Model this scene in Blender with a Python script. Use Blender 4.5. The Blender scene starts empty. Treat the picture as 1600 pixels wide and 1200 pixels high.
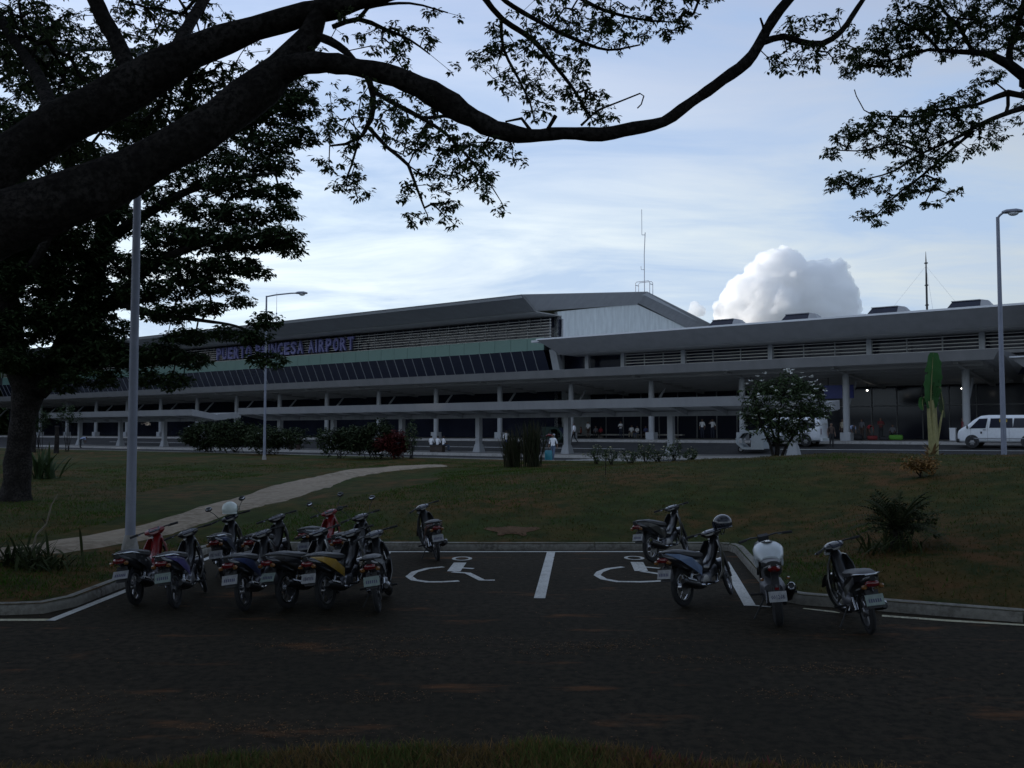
import bpy, bmesh, math, random
import numpy as np
from mathutils import Vector, Matrix, noise
from mathutils.geometry import delaunay_2d_cdt
R = math.radians
random.seed(7); rng = np.random.default_rng(7)
scene = bpy.context.scene
C = scene.collection

# ------------------------------------------------------------------ camera
EYE = 2.5
FPX, CX, CY, HORIZON = 1450.0, 800.0, 600.0, 674.0      # focal length and horizon measured in the 1600 x 1200 photo
PITCH = math.atan((HORIZON - CY) / FPX)
cam_data = bpy.data.cameras.new('camera'); cam = bpy.data.objects.new('camera', cam_data); C.objects.link(cam)
cam_data.sensor_width = 36.0; cam_data.lens = 36.0 * FPX / 1600.0; cam_data.clip_start = 0.05; cam_data.clip_end = 20000
cam.location = (0, 0, EYE); cam.rotation_euler = (R(90) + PITCH, 0, 0)
scene.camera = cam

# ------------------------------------------------------------------ sky, sun, exposure
SUN_AZ, SUN_EL = R(-76), R(1.2)          # low sun, far left behind the added tree belt
world = bpy.data.worlds.new('World'); scene.world = world; world.use_nodes = True
nt = world.node_tree; nt.nodes.clear(); nd = nt.nodes; lk = nt.links
def N(t, **kw):
    n = nd.new(t)
    for k, v in kw.items(): setattr(n, k, v)
    return n
out = N('ShaderNodeOutputWorld'); bg = N('ShaderNodeBackground'); bg.inputs['Strength'].default_value = 0.1
sky = N('ShaderNodeTexSky'); sky.sky_type = 'NISHITA'; sky.sun_disc = False
sky.sun_elevation = SUN_EL; sky.sun_rotation = SUN_AZ; sky.altitude = 0; sky.air_density = 1.0; sky.dust_density = 0.6; sky.ozone_density = 1.5
tc = N('ShaderNodeTexCoord'); sep = N('ShaderNodeSeparateXYZ'); lk.new(tc.outputs['Generated'], sep.inputs[0])
# thin high cloud: project the view direction on a flat layer, stretch the noise into streaks
zc = N('ShaderNodeMath', operation='MAXIMUM'); lk.new(sep.outputs['Z'], zc.inputs[0]); zc.inputs[1].default_value = 0.02
za = N('ShaderNodeMath', operation='ADD'); lk.new(zc.outputs[0], za.inputs[0]); za.inputs[1].default_value = 0.12
dv = N('ShaderNodeVectorMath', operation='DIVIDE'); lk.new(tc.outputs['Generated'], dv.inputs[0])
cb = N('ShaderNodeCombineXYZ')
for i in range(3): lk.new(za.outputs[0], cb.inputs[i])
lk.new(cb.outputs[0], dv.inputs[1])
mp = N('ShaderNodeMapping'); mp.inputs['Scale'].default_value = (0.62, 1.2, 0.0); mp.inputs['Rotation'].default_value = (0, 0, R(14)); lk.new(dv.outputs[0], mp.inputs['Vector'])
n1 = N('ShaderNodeTexNoise'); n1.inputs['Scale'].default_value = 1.7; n1.inputs['Detail'].default_value = 9; n1.inputs['Roughness'].default_value = 0.58; n1.inputs['Distortion'].default_value = 0.5
lk.new(mp.outputs[0], n1.inputs['Vector'])
r1 = N('ShaderNodeValToRGB'); r1.color_ramp.elements[0].position = 0.36; r1.color_ramp.elements[1].position = 0.62
lk.new(n1.outputs['Fac'], r1.inputs['Fac'])
# cloud brightness against elevation: whiter low down where one looks through more of it
r2 = N('ShaderNodeValToRGB'); cr = r2.color_ramp
stops = [(0.0, (7.2, 8.7, 9.8)), (0.07, (7.8, 9.0, 9.9)), (0.15, (8.8, 9.5, 10.0)), (0.22, (8.5, 9.3, 10.0)), (0.30, (7.0, 7.9, 9.6)), (0.42, (5.5, 6.3, 8.4)), (1.0, (3.1, 3.3, 3.9))]
cr.elements[0].position = 0.0; cr.elements[1].position = 1.0
for p, c in stops[1:-1]: cr.elements.new(p)
for e, (p, c) in zip(cr.elements, stops): e.position = p; e.color = (c[0] / 10, c[1] / 10, c[2] / 10, 1)
lk.new(zc.outputs[0], r2.inputs['Fac'])
sc10 = N('ShaderNodeMix', data_type='RGBA', blend_type='MULTIPLY'); sc10.inputs['Factor'].default_value = 1.0
lk.new(r2.outputs['Color'], sc10.inputs['A']); sc10.inputs['B'].default_value = (10.6, 11.0, 11.2, 1)
mf = N('ShaderNodeMapRange'); lk.new(r1.outputs['Color'], mf.inputs['Value']); mf.inputs['To Min'].default_value = 0.30; mf.inputs['To Max'].default_value = 1.0
blue = N('ShaderNodeMix', data_type='RGBA', blend_type='ADD'); blue.inputs['Factor'].default_value = 1.0
lk.new(sky.outputs['Color'], blue.inputs['A']); blue.inputs['B'].default_value = (3.3, 4.8, 7.6, 1)
# the veil is brighter towards the sun
sdv = N('ShaderNodeVectorMath', operation='DOT_PRODUCT'); lk.new(tc.outputs['Generated'], sdv.inputs[0]); sdv.inputs[1].default_value = (math.sin(SUN_AZ) * math.cos(SUN_EL), math.cos(SUN_AZ) * math.cos(SUN_EL), math.sin(SUN_EL))
smr = N('ShaderNodeMapRange'); lk.new(sdv.outputs['Value'], smr.inputs['Value']); smr.inputs['From Min'].default_value = -0.25; smr.inputs['From Max'].default_value = 0.55; smr.inputs['To Min'].default_value = 0.66; smr.inputs['To Max'].default_value = 1.08
smc = N('ShaderNodeVectorMath', operation='SCALE'); lk.new(sc10.outputs['Result'], smc.inputs[0]); lk.new(smr.outputs['Result'], smc.inputs['Scale'])
mx = N('ShaderNodeMix', data_type='RGBA'); lk.new(mf.outputs['Result'], mx.inputs['Factor']); lk.new(blue.outputs['Result'], mx.inputs['A']); lk.new(smc.outputs['Vector'], mx.inputs['B'])
lk.new(mx.outputs['Result'], bg.inputs['Color']); lk.new(bg.outputs[0], out.inputs['Surface'])

sun_d = bpy.data.lights.new('sun', 'SUN'); sun = bpy.data.objects.new('sun', sun_d); C.objects.link(sun)
sun_d.energy = 5.0; sun_d.angle = R(0.5); sun_d.color = (1.0, 0.95, 0.87)
SUN_DIR = Vector((math.sin(SUN_AZ) * math.cos(SUN_EL), math.cos(SUN_AZ) * math.cos(SUN_EL), math.sin(SUN_EL)))
sun.rotation_euler = SUN_DIR.to_track_quat('Z', 'Y').to_euler()
scene.view_settings.view_transform = 'Standard'; scene.view_settings.look = 'None'
scene.view_settings.exposure = 0.0; scene.view_settings.gamma = 1.0; scene.view_settings.use_curve_mapping = False
scene.cycles.volume_bounces = 28; scene.cycles.max_bounces = 30; scene.cycles.transmission_bounces = 4; scene.cycles.diffuse_bounces = 3; scene.cycles.glossy_bounces = 3; scene.cycles.transparent_max_bounces = 6

# ------------------------------------------------------------------ coordinates
CP, SP = math.cos(PITCH), math.sin(PITCH)
def ray(px, py):
    a, b = (px - CX) / FPX, -(py - CY) / FPX
    return Vector((a, CP - b * SP, SP + b * CP))
def at(px, py, Y):                       # the point of that line of sight at distance Y ahead
    d = ray(px, py); return Vector((0, 0, EYE)) + d * (Y / d.y)
def flat(px, py, z=0.0):
    d = ray(px, py); return Vector((0, 0, EYE)) + d * ((z - EYE) / d.z)
U = Vector((-0.796, 0.605, 0)).normalized(); NB = Vector((0.605, 0.796, 0)).normalized()   # along the terminal (to the far left), and back through it
def B(s, D, h): return U * s + NB * D + Vector((0, 0, EYE + h))
def sD(X, Y): return X * U.x + Y * U.y, X * NB.x + Y * NB.y
BROT = math.atan2(-U.y, -U.x)            # local x runs to the near right along the terminal
def smooth(a, b, x): t = np.clip((x - a) / (b - a), 0, 1); return t * t * (3 - 2 * t)

KERB = [(-90, 12.0), (-6.9, 12.8), (-6.45, 12.9), (-6.25, 13.4), (-6.25, 19.2), (-6.0, 19.6), (-5.6, 19.7), (4.2, 19.75), (4.55, 19.6), (4.6, 19.2), (3.95, 14.2), (3.95, 13.9), (4.2, 13.55), (6.7, 12.3), (12, 10.6), (30, 9.0), (90, 8.0)]
KA = np.array(KERB)
def dist_poly(X, Y, P):
    best = np.full(np.shape(X), 1e9)
    for (x0, y0), (x1, y1) in zip(P[:-1], P[1:]):
        dx, dy = x1 - x0, y1 - y0; t = np.clip(((X - x0) * dx + (Y - y0) * dy) / (dx * dx + dy * dy), 0, 1)
        best = np.minimum(best, np.hypot(X - x0 - t * dx, Y - y0 - t * dy))
    return best
LANE0, LANE1, PLAT1, WALK0 = 43.0, 51.0, 57.5, 66.0
def z_lane(s): return 0.75 + 0.012 * np.maximum(0, 30 - s)
def z_out(s, D):                          # carriageways, platform and forecourt
    zl = z_lane(s); t = smooth(PLAT1, WALK0, D)
    return np.where(D < PLAT1, zl, zl * (1 - t) + 1.62 * t)
def bumps(X, Y): return 0.05 * np.sin(X * 0.9 + 1.3 * np.sin(Y * 0.4)) * np.sin(Y * 0.7 + 0.6) + 0.025 * np.sin(X * 2.3 + Y * 1.1) * np.sin(Y * 1.9 - X * 0.6)
def z_lawn(X, Y):
    X = np.asarray(X, float); Y = np.asarray(Y, float)
    s, D = sD(X, Y); d1 = dist_poly(X, Y, KERB); d2 = np.maximum(LANE0 - 0.5 - D, 0); w = d1 / (d1 + d2 + 1e-6)
    amp = 0.98 * smooth(28, 9, s) + 0.06
    e = np.minimum(1, d1 / 2.0) * np.minimum(1, d2 / 2.0)
    return 0.14 * (1 - w) + (z_lane(s) + 0.12) * w + amp * np.sin(np.pi * w) ** 1.2 + bumps(X, Y) * e
def lawn_pt(px, py):                      # where that line of sight meets the lawn
    d = ray(px, py); d = d / d.y; Y = 12.5
    while Y < 110:
        p = Vector((0, 0, EYE)) + d * Y
        if sD(p.x, p.y)[1] > LANE0 - 0.5 or p.z <= float(z_lawn(p.x, p.y)): break
        Y += 0.1
    p = Vector((0, 0, EYE)) + d * Y; p.z = float(z_lawn(p.x, p.y)) if sD(p.x, p.y)[1] < LANE0 else p.z
    return p

# ------------------------------------------------------------------ materials
MATS = {}
def mat(name, col, rough=0.6, metal=0.0, var=0.12, scale=6.0, bump=0.0, bscale=40.0, coat=0.0, emit=None, col2=None, spec=0.5, detail=5.0, streak=None):
    if name in MATS: return MATS[name]
    m = bpy.data.materials.new(name); m.use_nodes = True; t = m.node_tree; p = t.nodes['Principled BSDF']
    p.inputs['Roughness'].default_value = rough; p.inputs['Metallic'].default_value = metal; p.inputs['Coat Weight'].default_value = coat; p.inputs['Specular IOR Level'].default_value = spec
    co = t.nodes.new('ShaderNodeTexCoord'); nz = t.nodes.new('ShaderNodeTexNoise'); nz.inputs['Scale'].default_value = scale; nz.inputs['Detail'].default_value = detail; nz.inputs['Roughness'].default_value = 0.6
    if streak:
        mpn = t.nodes.new('ShaderNodeMapping'); mpn.inputs['Scale'].default_value = streak; t.links.new(co.outputs['Object'], mpn.inputs['Vector']); t.links.new(mpn.outputs[0], nz.inputs['Vector'])
    else: t.links.new(co.outputs['Object'], nz.inputs['Vector'])
    rp = t.nodes.new('ShaderNodeValToRGB'); t.links.new(nz.outputs['Fac'], rp.inputs['Fac'])
    c2 = col2 or tuple(c * (1 + var) for c in col); c1 = col if col2 else tuple(c * (1 - var) for c in col)
    rp.color_ramp.elements[0].position = 0.32; rp.color_ramp.elements[1].position = 0.68
    rp.color_ramp.elements[0].color = (*c1, 1); rp.color_ramp.elements[1].color = (*c2, 1)
    t.links.new(rp.outputs['Color'], p.inputs['Base Color'])
    if bump:
        nb = t.nodes.new('ShaderNodeTexNoise'); nb.inputs['Scale'].default_value = bscale; nb.inputs['Detail'].default_value = 6; t.links.new(co.outputs['Object'], nb.inputs['Vector'])
        bp = t.nodes.new('ShaderNodeBump'); bp.inputs['Strength'].default_value = bump; bp.inputs['Distance'].default_value = 0.02; t.links.new(nb.outputs['Fac'], bp.inputs['Height']); t.links.new(bp.outputs[0], p.inputs['Normal'])
    if emit: p.inputs['Emission Color'].default_value = (*emit[0], 1); p.inputs['Emission Strength'].default_value = emit[1]
    MATS[name] = m; return m
def leaf_mat(name, c1, c2, trans=0.3, rough=0.5):
    if name in MATS: return MATS[name]
    m = bpy.data.materials.new(name); m.use_nodes = True; t = m.node_tree; p = t.nodes['Principled BSDF']; o = t.nodes['Material Output']
    g = t.nodes.new('ShaderNodeNewGeometry'); rp = t.nodes.new('ShaderNodeValToRGB'); t.links.new(g.outputs['Random Per Island'], rp.inputs['Fac'])
    rp.color_ramp.elements[0].color = (*c1, 1); rp.color_ramp.elements[1].color = (*c2, 1)
    p.inputs['Roughness'].default_value = max(rough, .7); p.inputs['Specular IOR Level'].default_value = 0.12
    tr = t.nodes.new('ShaderNodeBsdfTranslucent'); mix = t.nodes.new('ShaderNodeMixShader'); mix.inputs[0].default_value = trans
    t.links.new(rp.outputs['Color'], p.inputs['Base Color']); t.links.new(rp.outputs['Color'], tr.inputs['Color'])
    t.links.new(p.outputs[0], mix.inputs[1]); t.links.new(tr.outputs[0], mix.inputs[2]); t.links.new(mix.outputs[0], o.inputs['Surface'])
    MATS[name] = m; return m
def ground_mat(name, cols, scales, bump=0.5, bscale=60, rough=0.95):
    """three colours mixed by two noises, big patches and small ones"""
    m = bpy.data.materials.new(name); m.use_nodes = True; t = m.node_tree; p = t.nodes['Principled BSDF']; p.inputs['Roughness'].default_value = rough; p.inputs['Specular IOR Level'].default_value = 0.06
    co = t.nodes.new('ShaderNodeTexCoord'); last = None
    for i, sc in enumerate(scales):
        dirt = isinstance(sc, tuple); nz = t.nodes.new('ShaderNodeTexNoise'); nz.inputs['Scale'].default_value = 1.0 if dirt else sc; nz.inputs['Detail'].default_value = 8; nz.inputs['Roughness'].default_value = 0.65; t.links.new(co.outputs['Object'], nz.inputs['Vector'])
        rp = t.nodes.new('ShaderNodeValToRGB'); rp.color_ramp.elements[0].position = 0.42; rp.color_ramp.elements[1].position = 0.6
        if dirt:        # swept streaks of dirt and leaf dust, longer across than along the view
            mpn = t.nodes.new('ShaderNodeMapping'); mpn.inputs['Scale'].default_value = (sc[0], sc[1], 1); t.links.new(co.outputs['Object'], mpn.inputs['Vector']); t.links.new(mpn.outputs[0], nz.inputs['Vector']); rp.color_ramp.elements[0].position = 0.585; rp.color_ramp.elements[1].position = 0.80
        t.links.new(nz.outputs['Fac'], rp.inputs['Fac'])
        mx = t.nodes.new('ShaderNodeMix'); mx.data_type = 'RGBA'; t.links.new(rp.outputs['Color'], mx.inputs['Factor'])
        if last is None: mx.inputs['A'].default_value = (*cols[0], 1)
        else: t.links.new(last.outputs['Result'], mx.inputs['A'])
        mx.inputs['B'].default_value = (*cols[i + 1], 1); last = mx
    t.links.new(last.outputs['Result'], p.inputs['Base Color'])
    nb = t.nodes.new('ShaderNodeTexNoise'); nb.inputs['Scale'].default_value = bscale; nb.inputs['Detail'].default_value = 8; t.links.new(co.outputs['Object'], nb.inputs['Vector'])
    bp = t.nodes.new('ShaderNodeBump'); bp.inputs['Strength'].default_value = bump; bp.inputs['Distance'].default_value = 0.03; t.links.new(nb.outputs['Fac'], bp.inputs['Height']); t.links.new(bp.outputs[0], p.inputs['Normal'])
    MATS[name] = m; return m

M_ASPH = ground_mat('asphalt', [(0.031, 0.026, 0.017), (0.041, 0.033, 0.022), (0.019, 0.016, 0.011), (0.20, 0.085, 0.034)], [0.35, 9.0, (0.55, 1.7)], bump=0.3, bscale=130, rough=0.92)
M_LANE = ground_mat('lane_asphalt', [(0.045, 0.045, 0.045), (0.058, 0.056, 0.054), (0.038, 0.038, 0.038)], [0.3, 3.0], bump=0.3, bscale=60, rough=0.9)
M_LAWN = ground_mat('lawn_soil', [(0.030, 0.044, 0.008), (0.088, 0.045, 0.016), (0.022, 0.030, 0.006)], [0.20, 1.7], bump=0.9, bscale=28)
M_CONC = ground_mat('concrete', [(0.27, 0.26, 0.24), (0.20, 0.19, 0.175), (0.31, 0.30, 0.28)], [0.8, 7.0], bump=0.25, bscale=60, rough=0.85)
M_PATH = ground_mat('path_concrete', [(0.245, 0.195, 0.140), (0.165, 0.13, 0.092), (0.285, 0.235, 0.175)], [0.5, 5.0], bump=0.35, bscale=40, rough=0.9)
M_KERB = ground_mat('kerb_concrete', [(0.20, 0.19, 0.165), (0.115, 0.105, 0.09), (0.24, 0.23, 0.20)], [1.2, 11.0], bump=0.4, bscale=50, rough=0.85)
M_PAINT = ground_mat('road_paint', [(0.52, 0.52, 0.49), (0.34, 0.33, 0.30), (0.60, 0.60, 0.57)], [2.0, 26.0], bump=0.3, bscale=120, rough=0.7)
M_YPAINT = ground_mat('worn_yellow_paint', [(0.50, 0.46, 0.30), (0.25, 0.23, 0.18), (0.56, 0.53, 0.38)], [2.0, 18.0], bump=0.3, bscale=120, rough=0.7)
M_BARK = ground_mat('bark', [(0.022, 0.019, 0.017), (0.045, 0.040, 0.037), (0.012, 0.011, 0.010)], [2.2, 17.0], bump=1.0, bscale=13)
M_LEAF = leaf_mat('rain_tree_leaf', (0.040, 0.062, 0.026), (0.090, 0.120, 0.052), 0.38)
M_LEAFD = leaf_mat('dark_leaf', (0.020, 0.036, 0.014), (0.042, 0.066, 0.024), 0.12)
M_GRASS = leaf_mat('grass_blade', (0.034, 0.044, 0.009), (0.100, 0.068, 0.024), 0.2)
M_GREEN = leaf_mat('green_blade', (0.022, 0.060, 0.005), (0.046, 0.100, 0.010), 0.25)
M_VERGE = leaf_mat('verge_blade', (0.07, 0.065, 0.022), (0.21, 0.125, 0.05), 0.25)
M_VGREEN = leaf_mat('verge_green_blade', (0.05, 0.085, 0.018), (0.10, 0.13, 0.035), 0.25)
M_DRY = leaf_mat('dry_leaf', (0.09, 0.048, 0.022), (0.22, 0.12, 0.05), 0.1)
M_WHITE = mat('white_paint', (0.62, 0.63, 0.64), 0.55, var=0.05, scale=2)
M_FASC = mat('grey_fascia', (0.215, 0.215, 0.215), 0.5, var=0.09, scale=1.0, streak=(1.1, 1.1, 0.10), detail=8)
M_FASC2 = mat('pale_fascia', (0.27, 0.272, 0.278), 0.5, var=0.08, scale=1.0, streak=(1.6, 1.6, 0.15), detail=8)
M_SOFF = mat('soffit', (0.36, 0.355, 0.34), 0.7, var=0.08, scale=0.6)
M_RENDER = mat('streaked_white_render', (0.60, 0.63, 0.62), 0.8, var=0.13, scale=1.0, streak=(1.8, 1.8, 0.5), detail=9, bump=0.3, bscale=4)
M_COL = mat('column_paint', (0.35, 0.36, 0.37), 0.6, var=0.10, scale=1.2, streak=(3, 3, 0.4))
M_GLASS = mat('dark_glass', (0.014, 0.017, 0.032), 0.14, var=0.2, scale=0.4, spec=0.35)
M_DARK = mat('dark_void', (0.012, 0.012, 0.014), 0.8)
M_GPAN = mat('green_glass_panel', (0.135, 0.24, 0.205), 0.3, var=0.12, scale=0.3, spec=0.4)
M_SLAT = mat('aluminium_slat', (0.52, 0.50, 0.47), 0.5, var=0.05)
M_MULL = mat('mullion', (0.24, 0.25, 0.26), 0.5, var=0.05)
M_GALV = mat('galvanised_steel', (0.20, 0.215, 0.265), 0.55, metal=0.0, var=0.1, scale=3)
M_ROOF = mat('roof_sheet', (0.50, 0.51, 0.52), 0.5, var=0.06)
M_BLACK = mat('black_plastic', (0.012, 0.012, 0.013), 0.45)
M_RUBBER = mat('tyre_rubber', (0.015, 0.015, 0.016), 0.85)
M_SEAT = mat('seat_vinyl', (0.014, 0.014, 0.016), 0.5, bump=0.1)
M_CHROME = mat('chrome', (0.42, 0.43, 0.45), 0.22, metal=1.0, var=0.04)
M_RIM = mat('alloy_rim', (0.24, 0.24, 0.25), 0.35, metal=0.9)
M_ENG = mat('engine_metal', (0.10, 0.10, 0.11), 0.5, metal=0.6)
M_REDL = mat('red_lens', (0.12, 0.008, 0.010), 0.15, coat=0.5)
M_AMBER = mat('amber_lens', (0.16, 0.07, 0.02), 0.2)
M_LENS = mat('clear_lens', (0.55, 0.58, 0.62), 0.1, coat=0.5)
M_MIRR = mat('mirror_glass', (0.75, 0.78, 0.82), 0.04, metal=1.0, var=0.02)
M_PLATE = mat('plate_white', (0.27, 0.275, 0.285), 0.6, var=0.2, scale=20)
M_PLATEG = mat('plate_green', (0.20, 0.25, 0.23), 0.6, var=0.2, scale=20)
M_INK = mat('plate_ink', (0.05, 0.05, 0.12), 0.6)
def paint(name, c): return mat('paint_' + name, c, 0.28, coat=0.6, var=0.06, scale=8)

# ------------------------------------------------------------------ mesh helpers
class MB:
    def __init__(self): self.v = []; self.f = []
    def add(self, vs, fs):
        o = len(self.v); self.v += [tuple(v) for v in vs]; self.f += [tuple(i + o for i in f) for f in fs]; return self
    def box(self, c, size, rz=0.0, ry=0.0, rx=0.0):
        x, y, z = (q / 2 for q in size)
        m = Matrix.Translation(c) @ Matrix.Rotation(rz, 4, 'Z') @ Matrix.Rotation(ry, 4, 'Y') @ Matrix.Rotation(rx, 4, 'X')
        vs = [m @ Vector((sx * x, sy * y, sz * z)) for sx in (-1, 1) for sy in (-1, 1) for sz in (-1, 1)]
        return self.add(vs, [(0, 1, 3, 2), (4, 6, 7, 5), (0, 4, 5, 1), (2, 3, 7, 6), (0, 2, 6, 4), (1, 5, 7, 3)])
    def hexa(self, p):       # eight corners, bottom four then top four, each counter-clockwise from above
        return self.add(p, [(3, 2, 1, 0), (4, 5, 6, 7), (0, 1, 5, 4), (1, 2, 6, 5), (2, 3, 7, 6), (3, 0, 4, 7)])
    def tube(self, pts, rad, n=8, caps=True):
        pts = [Vector(p) for p in pts]; k = len(pts)
        if not hasattr(rad, '__len__'): rad = [rad] * k
        rings = []; up = Vector((0.13, 0.21, 0.97))
        for i in range(k):
            d = (pts[min(i + 1, k - 1)] - pts[max(i - 1, 0)])
            d = d.normalized() if d.length > 1e-9 else Vector((0, 0, 1))
            a = d.cross(up)
            if a.length < 0.05: a = d.cross(Vector((1, 0, 0)))
            a.normalize(); b = d.cross(a)
            rings.append([pts[i] + (a * math.cos(2 * math.pi * j / n) + b * math.sin(2 * math.pi * j / n)) * rad[i] for j in range(n)])
        return self.loft(rings, caps)
    def loft(self, rings, caps=True):
        n = len(rings[0]); vs = [p for r in rings for p in r]; fs = []
        for i in range(len(rings) - 1):
            for j in range(n):
                a, b = i * n + j, i * n + (j + 1) % n; fs.append((a, b, b + n, a + n))
        if caps: fs.append(tuple(range(n - 1, -1, -1))); fs.append(tuple((len(rings) - 1) * n + j for j in range(n)))
        return self.add(vs, fs)
    def loft_x(self, secs, y0=0.0, power=2.5, n=12):   # sections (x, z centre, half width, half height)
        rings = []
        for x, zc, hw, hh in secs:
            r = []
            for j in range(n):
                a = 2 * math.pi * (j + 0.5) / n; ca, sa = math.cos(a), math.sin(a)
                r.append(Vector((x, y0 + hw * math.copysign(abs(ca) ** (2 / power), ca), zc + hh * math.copysign(abs(sa) ** (2 / power), sa))))
            rings.append(r)
        return self.loft(rings)
    def lathe(self, prof, c=(0, 0, 0), n=16, axis='Z'):   # profile of (radius, height)
        c = Vector(c); rings = []
        for r, h in prof:
            ring = []
            for j in range(n):
                a = 2 * math.pi * j / n; x, y = r * math.cos(a), r * math.sin(a)
                ring.append(c + (Vector((x, y, h)) if axis == 'Z' else Vector((x, h, y)) if axis == 'Y' else Vector((h, x, y))))
            rings.append(ring)
        return self.loft(rings, True)
    def torus(self, c, R0, r, axis='Y', n=28, m=8, sq=1.0):
        c = Vector(c); rings = []
        for i in range(n):
            a = 2 * math.pi * i / n; ring = []
            for j in range(m):
                b = 2 * math.pi * j / m; q = R0 + r * math.cos(b); w = r * sq * math.sin(b)
                ring.append(c + (Vector((q * math.cos(a), w, q * math.sin(a))) if axis == 'Y' else Vector((q * math.cos(a), q * math.sin(a), w))))
            rings.append(ring)
        rings.append(rings[0]); return self.loft(rings, False)
    def ball(self, c, rad, n=12, m=8):
        c = Vector(c); r = rad if hasattr(rad, '__len__') else (rad,) * 3; rings = []
        for i in range(m + 1):
            t = math.pi * max(0.02, min(0.98, i / m)); rings.append([c + Vector((r[0] * math.sin(t) * math.cos(2 * math.pi * j / n), r[1] * math.sin(t) * math.sin(2 * math.pi * j / n), -r[2] * math.cos(t))) for j in range(n)])
        return self.loft(rings)
    def prism(self, poly, vec):          # a flat polygon (3D points) pushed along vec
        k = len(poly); a = [Vector(p) for p in poly]; b = [p + Vector(vec) for p in a]
        return self.add(a + b, [tuple(range(k - 1, -1, -1)), tuple(range(k, 2 * k))] + [(i, (i + 1) % k, (i + 1) % k + k, i + k) for i in range(k)])
    def quad(self, a, b, c, d): return self.add([a, b, c, d], [(0, 1, 2, 3)])
    def move(self, M): self.v = [tuple(M @ Vector(v)) for v in self.v]; return self
    def build(self, name, m, parent=None, sm=False, world=False):
        vs = self.v
        if world and parent is not None: inv = root_mat(parent).inverted(); vs = [tuple(inv @ Vector(v)) for v in vs]
        me = bpy.data.meshes.new(name); me.from_pydata(vs, [], self.f); me.materials.append(m)
        if len(self.f) < 60000:
            bm = bmesh.new(); bm.from_mesh(me); bmesh.ops.recalc_face_normals(bm, faces=bm.faces); bm.to_mesh(me); bm.free()
        if sm:
            me.shade_smooth()
            me.set_sharp_from_angle(angle=R(42))
        return link(name, me, parent)
def root_mat(o): return Matrix.Translation(o.location) @ o.rotation_euler.to_matrix().to_4x4()
def link(name, me, parent=None):
    o = bpy.data.objects.new(name, me); C.objects.link(o)
    if parent is not None: o.parent = parent
    return o
def np_mesh(name, V, F, m, parent=None, sm=False):
    V = np.asarray(V, np.float32).reshape(-1, 3); F = np.asarray(F, np.int32); k = F.shape[1]
    if parent is not None:
        inv = np.array(root_mat(parent).inverted()); V = (V @ inv[:3, :3].T + inv[:3, 3]).astype(np.float32)
    me = bpy.data.meshes.new(name); me.vertices.add(len(V)); me.vertices.foreach_set('co', V.ravel())
    me.loops.add(F.size); me.loops.foreach_set('vertex_index', F.ravel().astype(np.int32)); me.polygons.add(len(F))
    me.polygons.foreach_set('loop_start', np.arange(0, F.size, k, dtype=np.int32)); me.update(calc_edges=True); me.validate()
    me.materials.append(m)
    if sm: me.shade_smooth()
    return link(name, me, parent)
def tag(o, label, cat, group=None):
    o['label'] = label; o['category'] = cat
    if group: o['group'] = group
    return o
def struct(o, label=None):
    o['kind'] = 'structure'
    if label: o['label'] = label
    return o
def stuff(o): o['kind'] = 'stuff'; return o
def thing(name, loc, rz=0.0, label=None, cat=None, group=None):
    o = bpy.data.objects.new(name, None); o.empty_display_size = 0.3; C.objects.link(o); o.location = loc; o.rotation_euler = (0, 0, rz)
    if label: tag(o, label, cat, group)
    return o
# ================================================================== the setting
g = MB(); RR = 4000
g.add([(RR * math.cos(2 * math.pi * i / 48), RR * math.sin(2 * math.pi * i / 48), -0.35) for i in range(48)], [tuple(range(48))])
struct(g.build('ground', M_LAWN), 'dark earth ground reaching to the horizon')

# near verge the photographer stands on
def verge_edge(X): return 6.55 + 0.85 * np.exp(-((X + 0.15) / np.where(X < -.15, 3.3, 2.4)) ** 2) + 0.05 * np.sin(X * 3.1) + 0.03 * np.sin(X * 7.7)
def z_verge(X, Y): e = verge_edge(X); return 0.03 + 0.9 * smooth(0, 6.0, e - Y) ** 1.2 + 0.03 * np.sin(X * 2.2) * np.minimum(1, np.maximum(e - Y, 0))
gx = np.linspace(-40, 40, 161); ty = np.linspace(0, 1, 25); VX, TT = np.meshgrid(gx, ty, indexing='ij')
E = verge_edge(VX); VY = E - TT * (E + 12); VZ = z_verge(VX, VY); VZ[:, 0] = -0.05
idx = np.arange(161 * 25).reshape(161, 25)
verge = np_mesh('verge', np.stack([VX, VY, VZ], -1), np.stack([idx[:-1, :-1], idx[:-1, 1:], idx[1:, 1:], idx[1:, :-1]], -1).reshape(-1, 4)[:, ::-1], M_LAWN, sm=True)
struct(verge, 'grass verge in the near foreground')

# car park asphalt: kerb line on the far side
pts = list(KERB) + [(90, -14), (-90, -14)]
res = delaunay_2d_cdt([Vector(p) for p in pts], [], [list(range(len(pts)))], 1, 1e-4)
road = MB().add([(v.x, v.y, 0.0) for v in res[0]], [tuple(f) for f in res[2]]).build('parking_road', M_ASPH)
struct(road, 'dark asphalt of the car park')

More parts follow.
